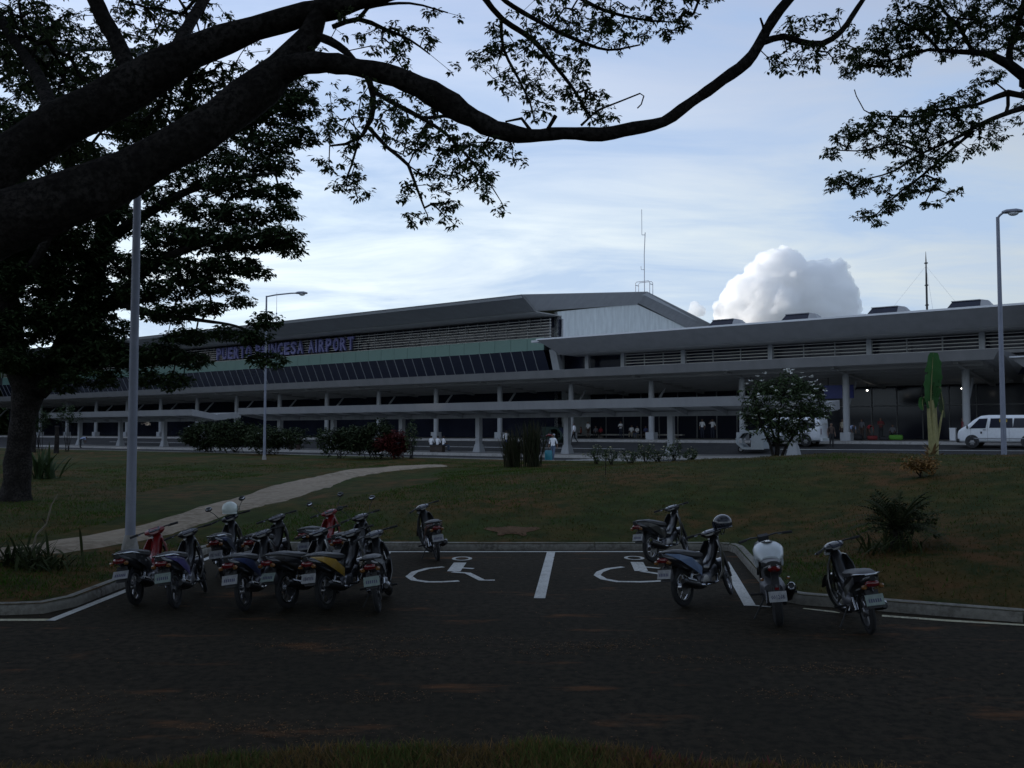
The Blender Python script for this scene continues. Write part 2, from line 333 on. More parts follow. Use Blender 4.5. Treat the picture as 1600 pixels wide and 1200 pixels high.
# lawn between kerb and carriageway
gp_ = []
for X in np.arange(-75, 60.1, 0.8):
    for Y in np.arange(8, 130, 0.8):
        s, D = sD(X, Y)
        if D < LANE0 - 0.6 and X > -80: gp_.append((X, Y))
G = np.array(gp_)
def inside_poly(X, Y, P):
    c = np.zeros(np.shape(X), bool); n = len(P)
    for i in range(n):
        x0, y0 = P[i]; x1, y1 = P[(i + 1) % n]
        k = ((y0 > Y) != (y1 > Y)) & (X < (x1 - x0) * (Y - y0) / (y1 - y0 + 1e-12) + x0); c ^= k
    return c
far_l = U * 150 + NB * (LANE0 - 0.5); far_r = U * -70 + NB * (LANE0 - 0.5)
lawn_poly = [(x, y) for x, y in KERB] + [(far_r.x, far_r.y), (far_l.x, far_l.y), (-90, 90)]
ins = inside_poly(G[:, 0], G[:, 1], lawn_poly) & (dist_poly(G[:, 0], G[:, 1], KERB) > 0.4)
G = G[ins]
kp = []
for (x0, y0), (x1, y1) in zip(KERB[:-1], KERB[1:]):
    n = max(1, int(math.hypot(x1 - x0, y1 - y0) / 0.8))
    kp += [(x0 + (x1 - x0) * i / n, y0 + (y1 - y0) * i / n) for i in range(n)]
fp = [(U * s + NB * (LANE0 - 0.5)).to_2d() for s in np.arange(-70, 151, 1.6)]
bnd = kp + [KERB[-1]] + [tuple(p) for p in fp] + [(-90, 90)]
allp = [Vector(p) for p in bnd] + [Vector(p) for p in G]
res = delaunay_2d_cdt(allp, [], [list(range(len(bnd)))], 1, 1e-4)
LV = np.array([(v.x, v.y) for v in res[0]]); LZ = z_lawn(LV[:, 0], LV[:, 1])
lawn = np_mesh('lawn', np.column_stack([LV, LZ]), np.array([f for f in res[2] if len(f) == 3]), M_LAWN, sm=True)
struct(lawn, 'shaded patchy lawn rising behind the kerb')

# kerb: swept rounded profile, sitting on the line
def sweep(poly, prof, zf):
    P = [Vector(p) for p in poly]; rings = []
    for i, p in enumerate(P):
        d0 = (p - P[i - 1]).normalized() if i else (P[1] - p).normalized(); d1 = (P[i + 1] - p).normalized() if i < len(P) - 1 else d0
        d = (d0 + d1).normalized(); nrm = Vector((-d.y, d.x)); k = 1 / max(0.6, nrm.dot(Vector((-d1.y, d1.x))))
        rings.append([Vector((p.x + nrm.x * o * k, p.y + nrm.y * o * k, zf(p) + z)) for o, z in prof])
    return rings
KP = [(-0.03, -0.1), (-0.02, 0.07), (0.0, 0.125), (0.04, 0.152), (0.13, 0.158), (0.17, 0.145), (0.18, 0.05), (0.18, -0.1)]
# cast in lengths of about three metres, as the joints show
kl = [Vector(p) for p in kp if -40 < p[0] < 30]; segs = []; cur = [kl[0]]; acc = 0
for a, b in zip(kl[:-1], kl[1:]):
    cur.append(b); acc += (b - a).length
    if acc > 2.6: segs.append(cur); cur = [b]; acc = 0
segs.append(cur)
kerb_root = thing('kerb', (0, 14, 0)); struct(kerb_root, 'weathered concrete kerb round the parking bays')
for sg in segs:
    if len(sg) < 2: continue
    a = list(sg); d = (a[1] - a[0]).normalized(); a[0] = a[0] + d * 0.006; d = (a[-1] - a[-2]).normalized(); a[-1] = a[-1] - d * 0.006
    j = random.uniform(-0.006, 0.006)
    MB().loft(sweep(a, KP, lambda p: j)).build('kerb_stone', M_KERB, kerb_root, sm=True, world=True)

# concrete path across the lawn
PU = [(-120, 872), (75, 847), (200, 824), (300, 797), (370, 776), (440, 754), (500, 741), (560, 732), (620, 728), (690, 726.5)]
PL = [(-120, 895), (80, 866), (200, 853), (300, 826), (380, 800), (450, 785), (510, 764), (560, 745), (620, 735), (700, 729.5)]
def dens(P, k=6): return [(P[i][0] + (P[i + 1][0] - P[i][0]) * t / k, P[i][1] + (P[i + 1][1] - P[i][1]) * t / k) for i in range(len(P) - 1) for t in range(k)] + [P[-1]]
eu = [lawn_pt(*p) for p in dens(PU)]; el = [lawn_pt(*p) for p in dens(PL)]
def smooth_line(L, it=4):
    L = [Vector(p) for p in L]
    for _ in range(it): L = [L[0]] + [(L[i - 1] + L[i] * 2 + L[i + 1]) / 4 for i in range(1, len(L) - 1)] + [L[-1]]
    return L
eu, el = smooth_line(eu), smooth_line(el); pm = MB(); K = 8; prev = None
grid = [[a.lerp(b, j / K) for j in range(K + 1)] for a, b in zip(eu, el)]
vs = []
for row in grid:
    for j, p in enumerate(row):
        w = 0.05 * math.sin(p.x * 3.7 + p.y * 2.1) if j in (0, K) else 0
        vs.append((p.x + w, p.y + w, float(z_lawn(p.x, p.y)) + (0.035 if 0 < j < K else -0.04)))
n = K + 1
pm.add(vs, [(i * n + j, i * n + j + 1, (i + 1) * n + j + 1, (i + 1) * n + j) for i in range(len(grid) - 1) for j in range(K)])
struct(pm.build('path', M_PATH, sm=True), 'pale concrete path crossing the lawn')
PATH_XY = np.array([[(a.x + b.x) / 2, (a.y + b.y) / 2] for a, b in zip(eu, el)]); PATH_W = np.array([(a - b).length / 2 for a, b in zip(eu, el)])

# carriageways, waiting platform and forecourt
def strip(name, m, D0, D1, zf, s0=-60, s1=170, ns=70, nD=6, skirt=0.0, lab=None):
    ss = np.linspace(s0, s1, ns); dd = np.linspace(D0, D1, nD); S_, D_ = np.meshgrid(ss, dd, indexing='ij'); Z = zf(S_, D_)
    P = np.stack([U.x * S_ + NB.x * D_, U.y * S_ + NB.y * D_, Z], -1)
    if skirt:
        P = np.concatenate([P[:, :1] - [0, 0, skirt], P, P[:, -1:] - [0, 0, skirt]], 1); P = np.concatenate([P[:1] - [0, 0, skirt], P, P[-1:] - [0, 0, skirt]], 0)
    a, b = P.shape[:2]; i = np.arange(a * b).reshape(a, b)
    return struct(np_mesh(name, P, np.stack([i[:-1, :-1], i[:-1, 1:], i[1:, 1:], i[1:, :-1]], -1).reshape(-1, 4), m), lab)
lane = strip('lane', M_LANE, LANE0 - 0.4, WALK0 + 0.3, lambda s, D: z_out(s, D), nD=40, lab='asphalt carriageways in front of the terminal')
strip('platform', M_CONC, LANE1, PLAT1, lambda s, D: z_lane(s) + 0.17 + 0 * D, s0=16, s1=108, skirt=0.4, lab='raised concrete waiting platform between the carriageways')
strip('forecourt', M_CONC, WALK0, 84, lambda s, D: 1.62 + 0.17 + 0.004 * (D - WALK0), skirt=0.4, lab='concrete forecourt under the terminal canopy')
strip('lane_kerb', M_KERB, LANE0 - 0.6, LANE0 - 0.42, lambda s, D: z_lane(s) + 0.15, nD=2, skirt=0.4, lab='concrete kerb between lawn and carriageway')
def lane_z(p): s, D = sD(p.x, p.y); return float(z_out(s, D))
def plat_z(s): return float(z_lane(s)) + 0.17
FORE = 1.80
# zebra stripes and a ramp in the road
for k in range(9):
    D = LANE0 + 0.5 + k * 0.82
    m = MB(); s0, s1 = 26.4, 31.6
    m.add([(*(U * s + NB * d).to_2d(), float(z_out(s, d)) + 0.006) for s, d in ((s0, D), (s1, D), (s1, D + 0.42), (s0, D + 0.42))], [(0, 1, 2, 3)]); m.build('zebra_stripe', M_PAINT, lane)
for (s0, s1, D) in ((4, 24, 62.0), (36, 70, 61.5), (34, 60, 46.8), (78, 110, 61.8)):
    m = MB(); m.add([(*(U * s + NB * d).to_2d(), float(z_out(s, d)) + 0.006) for s, d in ((s0, D), (s1, D), (s1, D + 0.14), (s0, D + 0.14))], [(0, 1, 2, 3)]); m.build('painted_line', M_PAINT, lane)

# painted lines and wheelchair symbols of the bays
def stroke(poly, w, m, name, z=0.005, close=False):
    P = [Vector((p.x, p.y)) for p in poly]; L, Rr = [], []
    for i, p in enumerate(P):
        if close: d = P[(i + 1) % len(P)] - P[i - 1]
        else: d = P[min(i + 1, len(P) - 1)] - P[max(i - 1, 0)]
        d.normalize(); nn = Vector((-d.y, d.x)); ww = w[i] if hasattr(w, '__len__') else w; L.append(p + nn * ww / 2); Rr.append(p - nn * ww / 2)
    k = len(P); mb = MB(); mb.add([(p.x, p.y, z) for p in L + Rr], [(i, (i + 1) % k, (i + 1) % k + k, i + k) for i in range(k if close else k - 1)])
    return mb.build(name, m, road)
def px_line(pp, k=1): return [flat(*p) for p in (dens(pp, k) if k > 1 else pp)]
stroke([Vector((-30, 12.25)), Vector((-6.15, 12.45))], 0.13, M_YPAINT, 'painted_line')
stroke([Vector((-6.1, 12.4)), Vector((-5.98, 19.3))], 0.13, M_PAINT, 'painted_line')
stroke([Vector((-6.0, 19.42)), Vector((4.3, 19.45))], 0.13, M_PAINT, 'painted_line')
stroke(px_line([(861, 863), (843, 935)]), 0.17, M_PAINT, 'painted_line')
stroke(px_line([(606, 863), (590, 885)]), 0.13, M_PAINT, 'painted_line')
stroke(px_line([(1132, 878), (1172, 947)]), 0.17, M_PAINT, 'painted_line')
stroke(px_line([(1172, 946.5), (1205, 949)]), 0.07, M_PAINT, 'painted_line', 0.009)
stroke(px_line([(1255, 951), (1300, 956), (1312, 958)]), [0.05, 0.1, 0.03], M_YPAINT, 'painted_line')
stroke(px_line([(1378, 962.5), (1480, 970), (1600, 977), (1900, 995)]), 0.12, M_YPAINT, 'painted_line')
def isa(dx, arc, torso, seat, arm, head):
    r = thing('wheelchair_symbol', (*flat(700 + dx, 898).to_2d(), 0.0)); r.parent = road
    old = len(C.objects)
    objs = [stroke(px_line(arc, 3), 0.12, M_PAINT, 'wheel_arc'), stroke(px_line(torso), 0.24, M_PAINT, 'torso_bar', 0.006), stroke(px_line(seat), 0.12, M_PAINT, 'leg_bar', 0.007), stroke(px_line(arm), 0.1, M_PAINT, 'arm_bar', 0.0075)]
    hc = flat(*head); objs.append(stroke([hc + Vector((0.165 * math.cos(a), 0.24 * math.sin(a), 0)) for a in np.linspace(0, 2 * math.pi, 20, endpoint=False)], 0.07, M_PAINT, 'head_ring', close=True))
    for o in objs: o.parent = r; o.location = -r.location
    return r
isa(0, [(693, 886), (668, 888.5), (648, 894), (639, 901), (647, 906.5), (668, 909.5), (690, 909.5), (717, 908)], [(719, 879.5), (709, 893)], [(707, 894), (731, 896), (753, 907), (773, 907)], [(717, 887.5), (740, 889)], (722, 873))
isa(295, [(973, 886), (950, 889), (937, 894), (933, 899), (943, 905), (965, 909), (1000, 909.5), (1034, 908)], [(995, 878.5), (1002, 892.5)], [(1002, 893), (1030, 897), (1045, 902)], [(1003, 886), (1031, 888.5)], (991, 872))

# ================================================================== terminal building
def bbx(mb, s0, s1, D0, D1, h0, h1): return mb.hexa([B(s0, D0, h0), B(s1, D0, h0), B(s1, D1, h0), B(s0, D1, h0), B(s0, D0, h1), B(s1, D0, h1), B(s1, D1, h1), B(s0, D1, h1)])
SL = 168.0; MOD = 8.17; GRID = [13.8 + MOD * k for k in range(19)]
T = thing('terminal_building', B(52, 75, FORE - EYE), BROT, 'long grey airport terminal with louvred upper storey and overhanging roof', 'building')
def part(name, m, mb, parent=None, sm=False):
    o = mb.build(name, m, T, sm=sm, world=True)
    if parent is not None: o.parent = parent
    return o
part('front_wall', M_GLASS, bbx(MB(), 52, SL, 75.9, 76.6, -0.6, 11.5))
w = MB(); w.prism([B(52, 75.9, -0.5), B(52, 75.9, 11.9), B(52, 91.6, 14.4), B(52, 114, 11.6), B(52, 114, -0.5)], U * 0.4); part('gable_wall', M_RENDER, w)
# tall roof: inclined front fascia, flat soffit, two slopes and the raking gable fascia
s0 = 50.6
f = MB(); f.hexa([B(s0 + 1.0, 71.5, 11.46), B(SL, 71.5, 11.46), B(SL, 71.9, 11.5), B(s0 + 1.0, 71.9, 11.5), B(s0, 68, 12.5), B(SL, 68, 12.5), B(SL, 68.5, 12.56), B(s0, 68.5, 12.56)]); part('roof_fascia', M_FASC, f)
part('soffit', M_SOFF, bbx(MB(), s0 + 1.05, SL, 71.7, 76.2, 11.42, 11.5))
rt = part('roof', M_ROOF, MB().hexa([B(s0 + .3, 68.3, 12.3), B(SL, 68.3, 12.3), B(SL, 91.6, 15.3), B(s0 + .3, 91.6, 15.3), B(s0 - .05, 67.95, 12.57), B(SL, 67.95, 12.57), B(SL, 91.6, 15.68), B(s0 - .05, 91.6, 15.68)]))
part('back_slope', M_ROOF, MB().hexa([B(s0 + .3, 91.6, 15.3), B(SL, 91.6, 15.3), B(SL, 115.5, 12.3), B(s0 + .3, 115.5, 12.3), B(s0 - .05, 91.6, 15.68), B(SL, 91.6, 15.68), B(SL, 115.5, 12.6), B(s0 - .05, 115.5, 12.6)]))
def rake(Da, ha, Db, hb, da, db):
    return MB().hexa([B(s0 + 1.25, da, ha - 1.05), B(s0 + 1.25, db, hb - 1.3), B(s0 + 1.6, db, hb - 1.25), B(s0 + 1.6, da, ha - 1.0), B(s0, Da, ha), B(s0, Db, hb), B(s0 + .4, Db, hb), B(s0 + .4, Da, ha)])
part('gable_fascia', M_FASC2, rake(68, 12.5, 91.6, 15.62, 71.5, 91.6)); part('gable_fascia', M_FASC2, rake(91.6, 15.62, 115.5, 12.5, 91.6, 115))
# clerestory panes under the eave, louvre slats, green band, sloped ribbon glazing
def shared(name, m, mb, parent=T):
    me = bpy.data.meshes.new(name); me.from_pydata(mb.v, [], mb.f); me.materials.append(m); return me
def place(me, name, s, D, h):
    o = link(name, me, T); o.location = root_mat(T).inverted() @ B(s, D, h); return o
mod = MOD / 6
pane = shared('clerestory_pane', M_GLASS, MB().box((0, 0, 0.5), (mod - 0.07, 0.05, 0.95)))
mulc = shared('clerestory_mullion', M_MULL, MB().box((0, 0, 0.5), (0.07, 0.12, 1.0)))
rib = MB().hexa([(-mod / 2 + .04, -0.03, 0), (mod / 2 - .04, -0.03, 0), (mod / 2 - .04, 0.03, 0), (-mod / 2 + .04, 0.03, 0), (-mod / 2 + .04, -0.98, 1.95), (mod / 2 - .04, -0.98, 1.95), (mod / 2 - .04, -0.92, 1.95), (-mod / 2 + .04, -0.92, 1.95)])
ribm = shared('ribbon_pane', M_GLASS, rib)
mulr = shared('ribbon_mullion', M_MULL, MB().hexa([(-.035, -0.07, 0), (.035, -0.07, 0), (.035, 0.03, 0), (-.035, 0.03, 0), (-.035, -1.04, 1.97), (.035, -1.04, 1.97), (.035, -0.92, 1.97), (-.035, -0.92, 1.97)]))
gpm = shared('green_panel', M_GPAN, MB().box((0, 0, 0.62), (MOD / 4 - 0.03, 0.08, 1.24)))
npan = int((SL - 52) / mod)
for k in range(npan):
    s = 52.4 + mod * (k + 0.5)
    place(pane, 'clerestory_pane', s, 75.6, 10.4); place(mulc, 'clerestory_mullion', s + mod / 2, 75.55, 10.4)
    place(ribm, 'ribbon_pane', s, 75.1, 6.05); place(mulr, 'ribbon_mullion', s + mod / 2, 75.1, 6.05)
for k in range(int((SL - 52) / (MOD / 4))): place(gpm, 'green_panel', 52.4 + MOD / 4 * (k + 0.5), 74.15, 7.98)
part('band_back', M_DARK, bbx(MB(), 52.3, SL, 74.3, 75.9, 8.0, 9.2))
for k in range(7):
    h = 9.33 + 0.285 * k
    part('louvre_slat', M_SLAT, MB().hexa([B(52.1, 74.8, h - .035), B(SL, 74.8, h - .035), B(SL, 74.95, h - .02), B(52.1, 74.95, h - .02), B(52.1, 74.8, h + .035), B(SL, 74.8, h + .035), B(SL, 74.95, h + .04), B(52.1, 74.95, h + .04)]))
for k in range(44): part('louvre_post', M_MULL, bbx(MB(), 52.3 + 2.72 * k, 52.37 + 2.72 * k, 75.02, 75.12, 9.25, 11.2))
part('downpipe', M_WHITE, MB().tube([B(51.8, 76.6, 11.2), B(51.75, 76.6, 8.9)], 0.16, 10), sm=True)
part('corner_pier', M_COL, MB().hexa([B(51.2, 75.3, 5.4), B(52.0, 75.3, 5.4), B(52.0, 75.9, 5.4), B(51.2, 75.9, 5.4), B(51.2, 74.4, 8.0), B(52.0, 74.4, 8.0), B(52.0, 75.0, 8.0), B(51.2, 75.0, 8.0)]))
# right wing: lower roof with deep fascia, piers, louvre bays
SR = -18.0
f = MB().hexa([B(SR, 73, 7.4), B(49.9, 73, 7.4), B(49.9, 73.4, 7.44), B(SR, 73.4, 7.44), B(SR, 71, 8.6), B(51.0, 71, 8.6), B(51.0, 71.5, 8.66), B(SR, 71.5, 8.66)]); part('wing_fascia', M_FASC, f)
part('roof_flashing', M_WHITE, bbx(MB(), SR, 51.05, 70.9, 71.6, 8.6, 8.74))
part('wing_roof', M_ROOF, MB().hexa([B(SR, 71.3, 8.45), B(51.9, 71.3, 8.45), B(51.9, 110, 9.2), B(SR, 110, 9.2), B(SR, 71.3, 8.66), B(51.9, 71.3, 8.66), B(51.9, 110, 9.4), B(SR, 110, 9.4)]))
part('wing_soffit', M_SOFF, bbx(MB(), SR, 50.2, 73.2, 77.4, 7.36, 7.42))
part('wing_wall', M_GLASS, bbx(MB(), SR, 51.9, 77.0, 77.6, 4.2, 8.4))
part('wing_sill', M_FASC, bbx(MB(), SR, 51.0, 75.8, 77.2, 5.75, 5.98))
for s in [48.6, 44.6] + [q for q in GRID if q < 42] + [5.6]: part('wing_pier', M_COL, bbx(MB(), s - .2, s + .2, 75.9, 76.25, 5.95, 7.4))
bays = [(44.4, 38.5), (38.1, 30.34), (29.94, 22.17), (21.77, 14.0), (13.6, 5.8)]
for a, b in bays:
    for k in range(5):
        h = 6.12 + 0.27 * k; part('louvre_slat', M_SLAT, MB().hexa([B(b, 76.0, h - .03), B(a, 76.0, h - .03), B(a, 76.15, h - .015), B(b, 76.15, h - .015), B(b, 76.0, h + .03), B(a, 76.0, h + .03), B(a, 76.15, h + .035), B(b, 76.15, h + .035)]))
    for q in (1 / 3, 2 / 3): part('louvre_post', M_MULL, bbx(MB(), a + (b - a) * q - .05, a + (b - a) * q + .05, 76.22, 76.3, 5.95, 7.4))
# ground-floor glazing behind the canopy
gw = shared('glass_pane', M_GLASS, MB().box((0, 0, 2.5), (MOD / 4 - 0.08, 0.06, 5.0)))
gm = shared('glazing_mullion', M_MULL, MB().box((0, 0, 2.5), (0.07, 0.14, 5.0)))
for k in range(int((SL - 11) / (MOD / 4))):
    s = 11.3 + MOD / 4 * (k + .5); place(gw, 'glass_pane', s, 82.0, -0.7); place(gm, 'glazing_mullion', s + MOD / 8, 81.95, -0.7)
part('transom', M_MULL, bbx(MB(), 11.3, SL, 81.85, 81.95, 2.1, 2.2))
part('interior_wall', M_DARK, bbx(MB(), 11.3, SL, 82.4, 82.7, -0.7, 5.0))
part('end_wall', M_FASC, bbx(MB(), SR, 11.2, 80.0, 80.6, -0.7, 7.2))
# skylights on the wing roof
for i, sc_ in enumerate((36.0, 29.0, 21.6, 15.4)):
    r = part('skylight', M_GLASS, MB().hexa([B(sc_ - .9, 78.6, 8.6), B(sc_ + 2.2, 78.6, 8.6), B(sc_ + 2.2, 82.8, 8.7), B(sc_ - .9, 82.8, 8.7), B(sc_ - .9, 79.9, 10.3), B(sc_ + 1.2, 79.9, 10.3), B(sc_ + 1.2, 80.6, 10.3), B(sc_ - .9, 80.6, 10.3)]))
    part('hipped_end', M_FASC2, MB().hexa([B(sc_ - 2.5, 78.65, 8.6), B(sc_ - .91, 78.55, 8.6), B(sc_ - .91, 82.85, 8.7), B(sc_ - 2.5, 82.75, 8.7), B(sc_ - 1.4, 79.9, 10.25), B(sc_ - .91, 79.85, 10.35), B(sc_ - .91, 80.65, 10.35), B(sc_ - 1.4, 80.6, 10.25)]), r)
    part('ridge_cap', M_FASC2, bbx(MB(), sc_ - .85, sc_ + 1.26, 79.82, 80.68, 10.31, 10.37), r)
for s in (32.6, 25.4, 18.3): part('roof_vent', M_GALV, MB().tube([B(s, 76, 8.6), B(s, 76, 9.15)], 0.12, 8))
# name sign on the louvres, letter by letter
M_SIGN = mat('sign_blue', (0.025, 0.023, 0.19), 0.4); M_SIGNE = mat('sign_edge', (0.20, 0.20, 0.42), 0.5)
def text_mesh(txt, size, ext, off, res=2):
    cu = bpy.data.curves.new('t', 'FONT'); cu.body = txt; cu.size = size; cu.extrude = ext; cu.offset = off; cu.resolution_u = res; cu.align_x = 'LEFT'
    o = bpy.data.objects.new('t', cu); C.objects.link(o); dg = bpy.context.evaluated_depsgraph_get(); me = bpy.data.meshes.new_from_object(o.evaluated_get(dg)); me.name = 'letter'
    bpy.data.objects.remove(o); bpy.data.curves.remove(cu); return me
SG = thing('airport_name_sign', B(106.2, 74.55, 9.5), BROT, 'blue raised letters spelling the airport name across the upper louvres', 'sign')
xx = 0.0; words = 'PUERTO PRINCESA AIRPORT'; total = 26.6; adv = []
for ch in words: adv.append(0.62 if ch == ' ' else 0.5 if ch == 'I' else 1.0)
k = total / sum(adv); cache = {}
for ch, a in zip(words, adv):
    if ch != ' ':
        if ch not in cache:
            pair = []
            for off, ext in ((0.075, 0.09), (0.022, 0.13)):
                me = text_mesh(ch, 2.1, ext, off); co = np.zeros(len(me.vertices) * 3); me.vertices.foreach_get('co', co); co = co.reshape(-1, 3)
                x0, x1 = co[:, 0].min(), co[:, 0].max(); tgt = k * a * (0.80 if ch != 'I' else 0.42); co[:, 0] = (co[:, 0] - (x0 + x1) / 2) * min(1.4, tgt / (x1 - x0)); co = co[:, [0, 2, 1]]; co[:, 1] *= -1
                me.vertices.foreach_set('co', co.astype(np.float32).ravel()); me.materials.clear(); me.materials.append(M_SIGNE if off else M_SIGN); me.update(); pair.append(me)
            cache[ch] = pair
        o = link('letter', cache[ch][0], SG); o.location = (xx + k * a / 2, 0, 0.05); fobj = link('letter_face', cache[ch][1], o); fobj.location = (0, -0.03, 0)
    xx += k * a

# ------------------------------------------------------------------ entrance canopy along the front
CN = thing('entrance_canopy', B(60, 70, FORE - EYE), BROT, 'deep flat canopy on tall white columns along the terminal front', 'canopy')
def cpart(name, m, mb, parent=CN, sm=False):
    o = mb.build(name, m, CN, sm=sm, world=True)
    if parent is not CN: o.parent = parent; o.matrix_parent_inverse.identity()
    return o
cpart('fascia', M_FASC, MB().hexa([B(11.4, 66.3, 4.64), B(SL, 66.3, 4.64), B(SL, 66.7, 4.66), B(11.4, 66.7, 4.66), B(11.0, 66, 5.3), B(SL, 66, 5.3), B(SL, 66.4, 5.34), B(11.0, 66.4, 5.34)]))
cpart('end_fascia', M_FASC2, MB().hexa([B(11.9, 66.7, 4.62), B(12.2, 66.7, 4.64), B(12.2, 81.8, 3.74), B(11.9, 81.8, 3.72), B(11.0, 66.4, 5.3), B(11.4, 66.4, 5.34), B(11.4, 81.8, 5.34), B(11.0, 81.8, 5.3)]))
cpart('roof_slab', M_ROOF, bbx(MB(), 11.3, SL, 66.3, 81.9, 5.1, 5.3))
cpart('soffit', M_SOFF, MB().hexa([B(12.1, 66.6, 4.66), B(SL, 66.6, 4.66), B(SL, 81.9, 3.78), B(12.1, 81.9, 3.78), B(12.1, 66.6, 4.74), B(SL, 66.6, 4.74), B(SL, 81.9, 3.86), B(12.1, 81.9, 3.86)]))
for D in (67.9, 69.8, 71.7, 73.6, 75.5, 77.4, 79.3):
    hh_ = 4.66 - (D - 66.6) * .0575; cpart('long_beam', M_SOFF, bbx(MB(), 12.3, SL, D - .09, D + .09, hh_ - .2, hh_ + .03))
for s in GRID:
    bm_ = cpart('cross_beam', M_SOFF, MB().hexa([B(s - .15, 66.9, 4.5), B(s + .15, 66.9, 4.5), B(s + .15, 80, 3.5), B(s - .15, 80, 3.5), B(s - .15, 66.9, 4.65), B(s + .15, 66.9, 4.65), B(s + .15, 80, 3.88), B(s - .15, 80, 3.88)]))
    c = MB().tube([B(s, 70, FORE - EYE + .5), B(s, 70, 4.3)], 0.25, 14); co = cpart('column', M_COL, c, sm=True)
    cpart('pedestal', M_COL, bbx(MB(), s - .38, s + .38, 69.62, 70.38, FORE - EYE - .05, FORE - EYE + .62), co)
    cpart('brace', M_COL, MB().tube([B(s, 70.3, 1.7), B(s, 72.4, 3.75)], 0.1, 8), co)
M_LAMPON = mat('lit_lamp', (0.9, 0.9, 0.9), 0.4, emit=((1.0, 0.97, 0.9), 6.0))
for px, py in ((1355, 610), (1503, 607)):
    d = ray(px, py); D = 76.0; p = Vector((0, 0, EYE)) + d * (D / (d.x * NB.x + d.y * NB.y))
    cpart('downlight_stem', M_BLACK, MB().tube([p, Vector((p.x, p.y, EYE + 4.15))], 0.03, 6)); cpart('downlight', M_LAMPON, MB().ball(p, (0.075, 0.075, 0.06)))
RC = thing('side_canopy', B(4, 70, FORE - EYE), BROT, 'pale grey lower canopy block at the right end of the terminal', 'canopy')
MB().hexa([B(-16, 68.4, 2.6), B(8.0, 68.4, 2.6), B(8.0, 79.9, 2.6), B(-16, 79.9, 2.6), B(-16, 67.2, 4.75), B(10.6, 67.2, 4.75), B(10.6, 79.9, 4.75), B(-16, 79.9, 4.75)]).build('fascia', M_FASC2, RC, world=True)
bbx(MB(), -16, 7.7, 68.6, 79.8, 2.0, 2.598).build('soffit', M_SOFF, RC, world=True)
for s in (4.5, -3, -11): MB().tube([B(s, 71, FORE - EYE), B(s, 71, 2.1)], 0.28, 12).build('column', M_COL, RC, sm=True, world=True)
bbx(MB(), -16, 10.6, 67.0, 67.6, 4.752, 4.84).build('edge_trim', M_WHITE, RC, world=True)

# ------------------------------------------------------------------ butterfly-roofed walkway canopies on the platform
def walk_canopy(s0, s1, cols, label):
    r = thing('walkway_canopy', B((s0 + s1) / 2, 54.5, plat_z((s0 + s1) / 2) - EYE), BROT, label, 'canopy', 'walkway canopies on the platform')
    bp = lambda name, m, mb, sm=False: mb.build(name, m, r, sm=sm, world=True)
    bp('front_fascia', M_FASC2, MB().hexa([B(s0, 52.1, 1.52), B(s1, 52.1, 1.52), B(s1, 52.25, 1.52), B(s0, 52.25, 1.52), B(s0, 51.95, 2.1), B(s1, 51.95, 2.1), B(s1, 52.1, 2.1), B(s0, 52.1, 2.1)]))
    for a, b in ((s0, s0 - .12), (s1, s1 + .12)):
        for (Da, ha), (Db, hb) in (((52.1, 1.5), (54.9, 1.08)), ((54.9, 1.08), (57.6, 1.36))):
            bp('end_fascia', M_FASC2, MB().hexa([B(a, Da, ha), B(b, Da, ha), B(b, Db, hb), B(a, Db, hb), B(a, Da, ha + .6), B(b, Da, ha + .6), B(b, Db, hb + .56), B(a, Db, hb + .56)]))
    bp('back_fascia', M_FASC2, bbx(MB(), s0, s1, 57.5, 57.62, 1.28, 1.9))
    bp('roof_sheet', M_ROOF, MB().hexa([B(s0, 52.2, 1.78), B(s1, 52.2, 1.78), B(s1, 54.9, 1.35), B(s0, 54.9, 1.35), B(s0, 52.2, 1.86), B(s1, 52.2, 1.86), B(s1, 54.9, 1.43), B(s0, 54.9, 1.43)]))
    bp('roof_sheet', M_ROOF, MB().hexa([B(s0, 54.91, 1.35), B(s1, 54.91, 1.35), B(s1, 57.5, 1.7), B(s0, 57.5, 1.7), B(s0, 54.91, 1.43), B(s1, 54.91, 1.43), B(s1, 57.5, 1.78), B(s0, 57.5, 1.78)]))
    bp('valley_beam', M_COL, bbx(MB(), s0 + .2, s1 - .2, 54.75, 55.05, 1.0, 1.3))
    q = s0 + 0.6
    while q < s1:
        bp('rafter', M_COL, MB().hexa([B(q - .07, 52.2, 1.55), B(q + .07, 52.2, 1.55), B(q + .07, 54.74, 1.03), B(q - .07, 54.74, 1.03), B(q - .07, 52.2, 1.77), B(q + .07, 52.2, 1.77), B(q + .07, 54.74, 1.34), B(q - .07, 54.74, 1.34)]))
        bp('rafter', M_COL, MB().hexa([B(q - .07, 55.06, 1.03), B(q + .07, 55.06, 1.03), B(q + .07, 57.5, 1.45), B(q - .07, 57.5, 1.45), B(q - .07, 55.06, 1.34), B(q + .07, 55.06, 1.34), B(q + .07, 57.5, 1.69), B(q - .07, 57.5, 1.69)]))
        q += MOD / 3
    for s in cols:
        z0 = plat_z(s) - EYE
        c = bp('column', M_COL, bbx(MB(), s - .19, s + .19, 54.71, 55.09, z0 + .5, 1.0))
        p = MB().hexa([B(s - .36, 54.54, z0 - .05), B(s + .36, 54.54, z0 - .05), B(s + .36, 55.26, z0 - .05), B(s - .36, 55.26, z0 - .05), B(s - .22, 54.68, z0 + .62), B(s + .22, 54.68, z0 + .62), B(s + .22, 55.12, z0 + .62), B(s - .22, 55.12, z0 + .62)])
        bp('pedestal', M_COL, p).parent = c
walk_canopy(18.6, 70.7, [20.4, 28.6, 36.8, 44.9, 53.0, 61.2, 68.4], 'long low butterfly-roofed walkway canopy stretching across the middle')
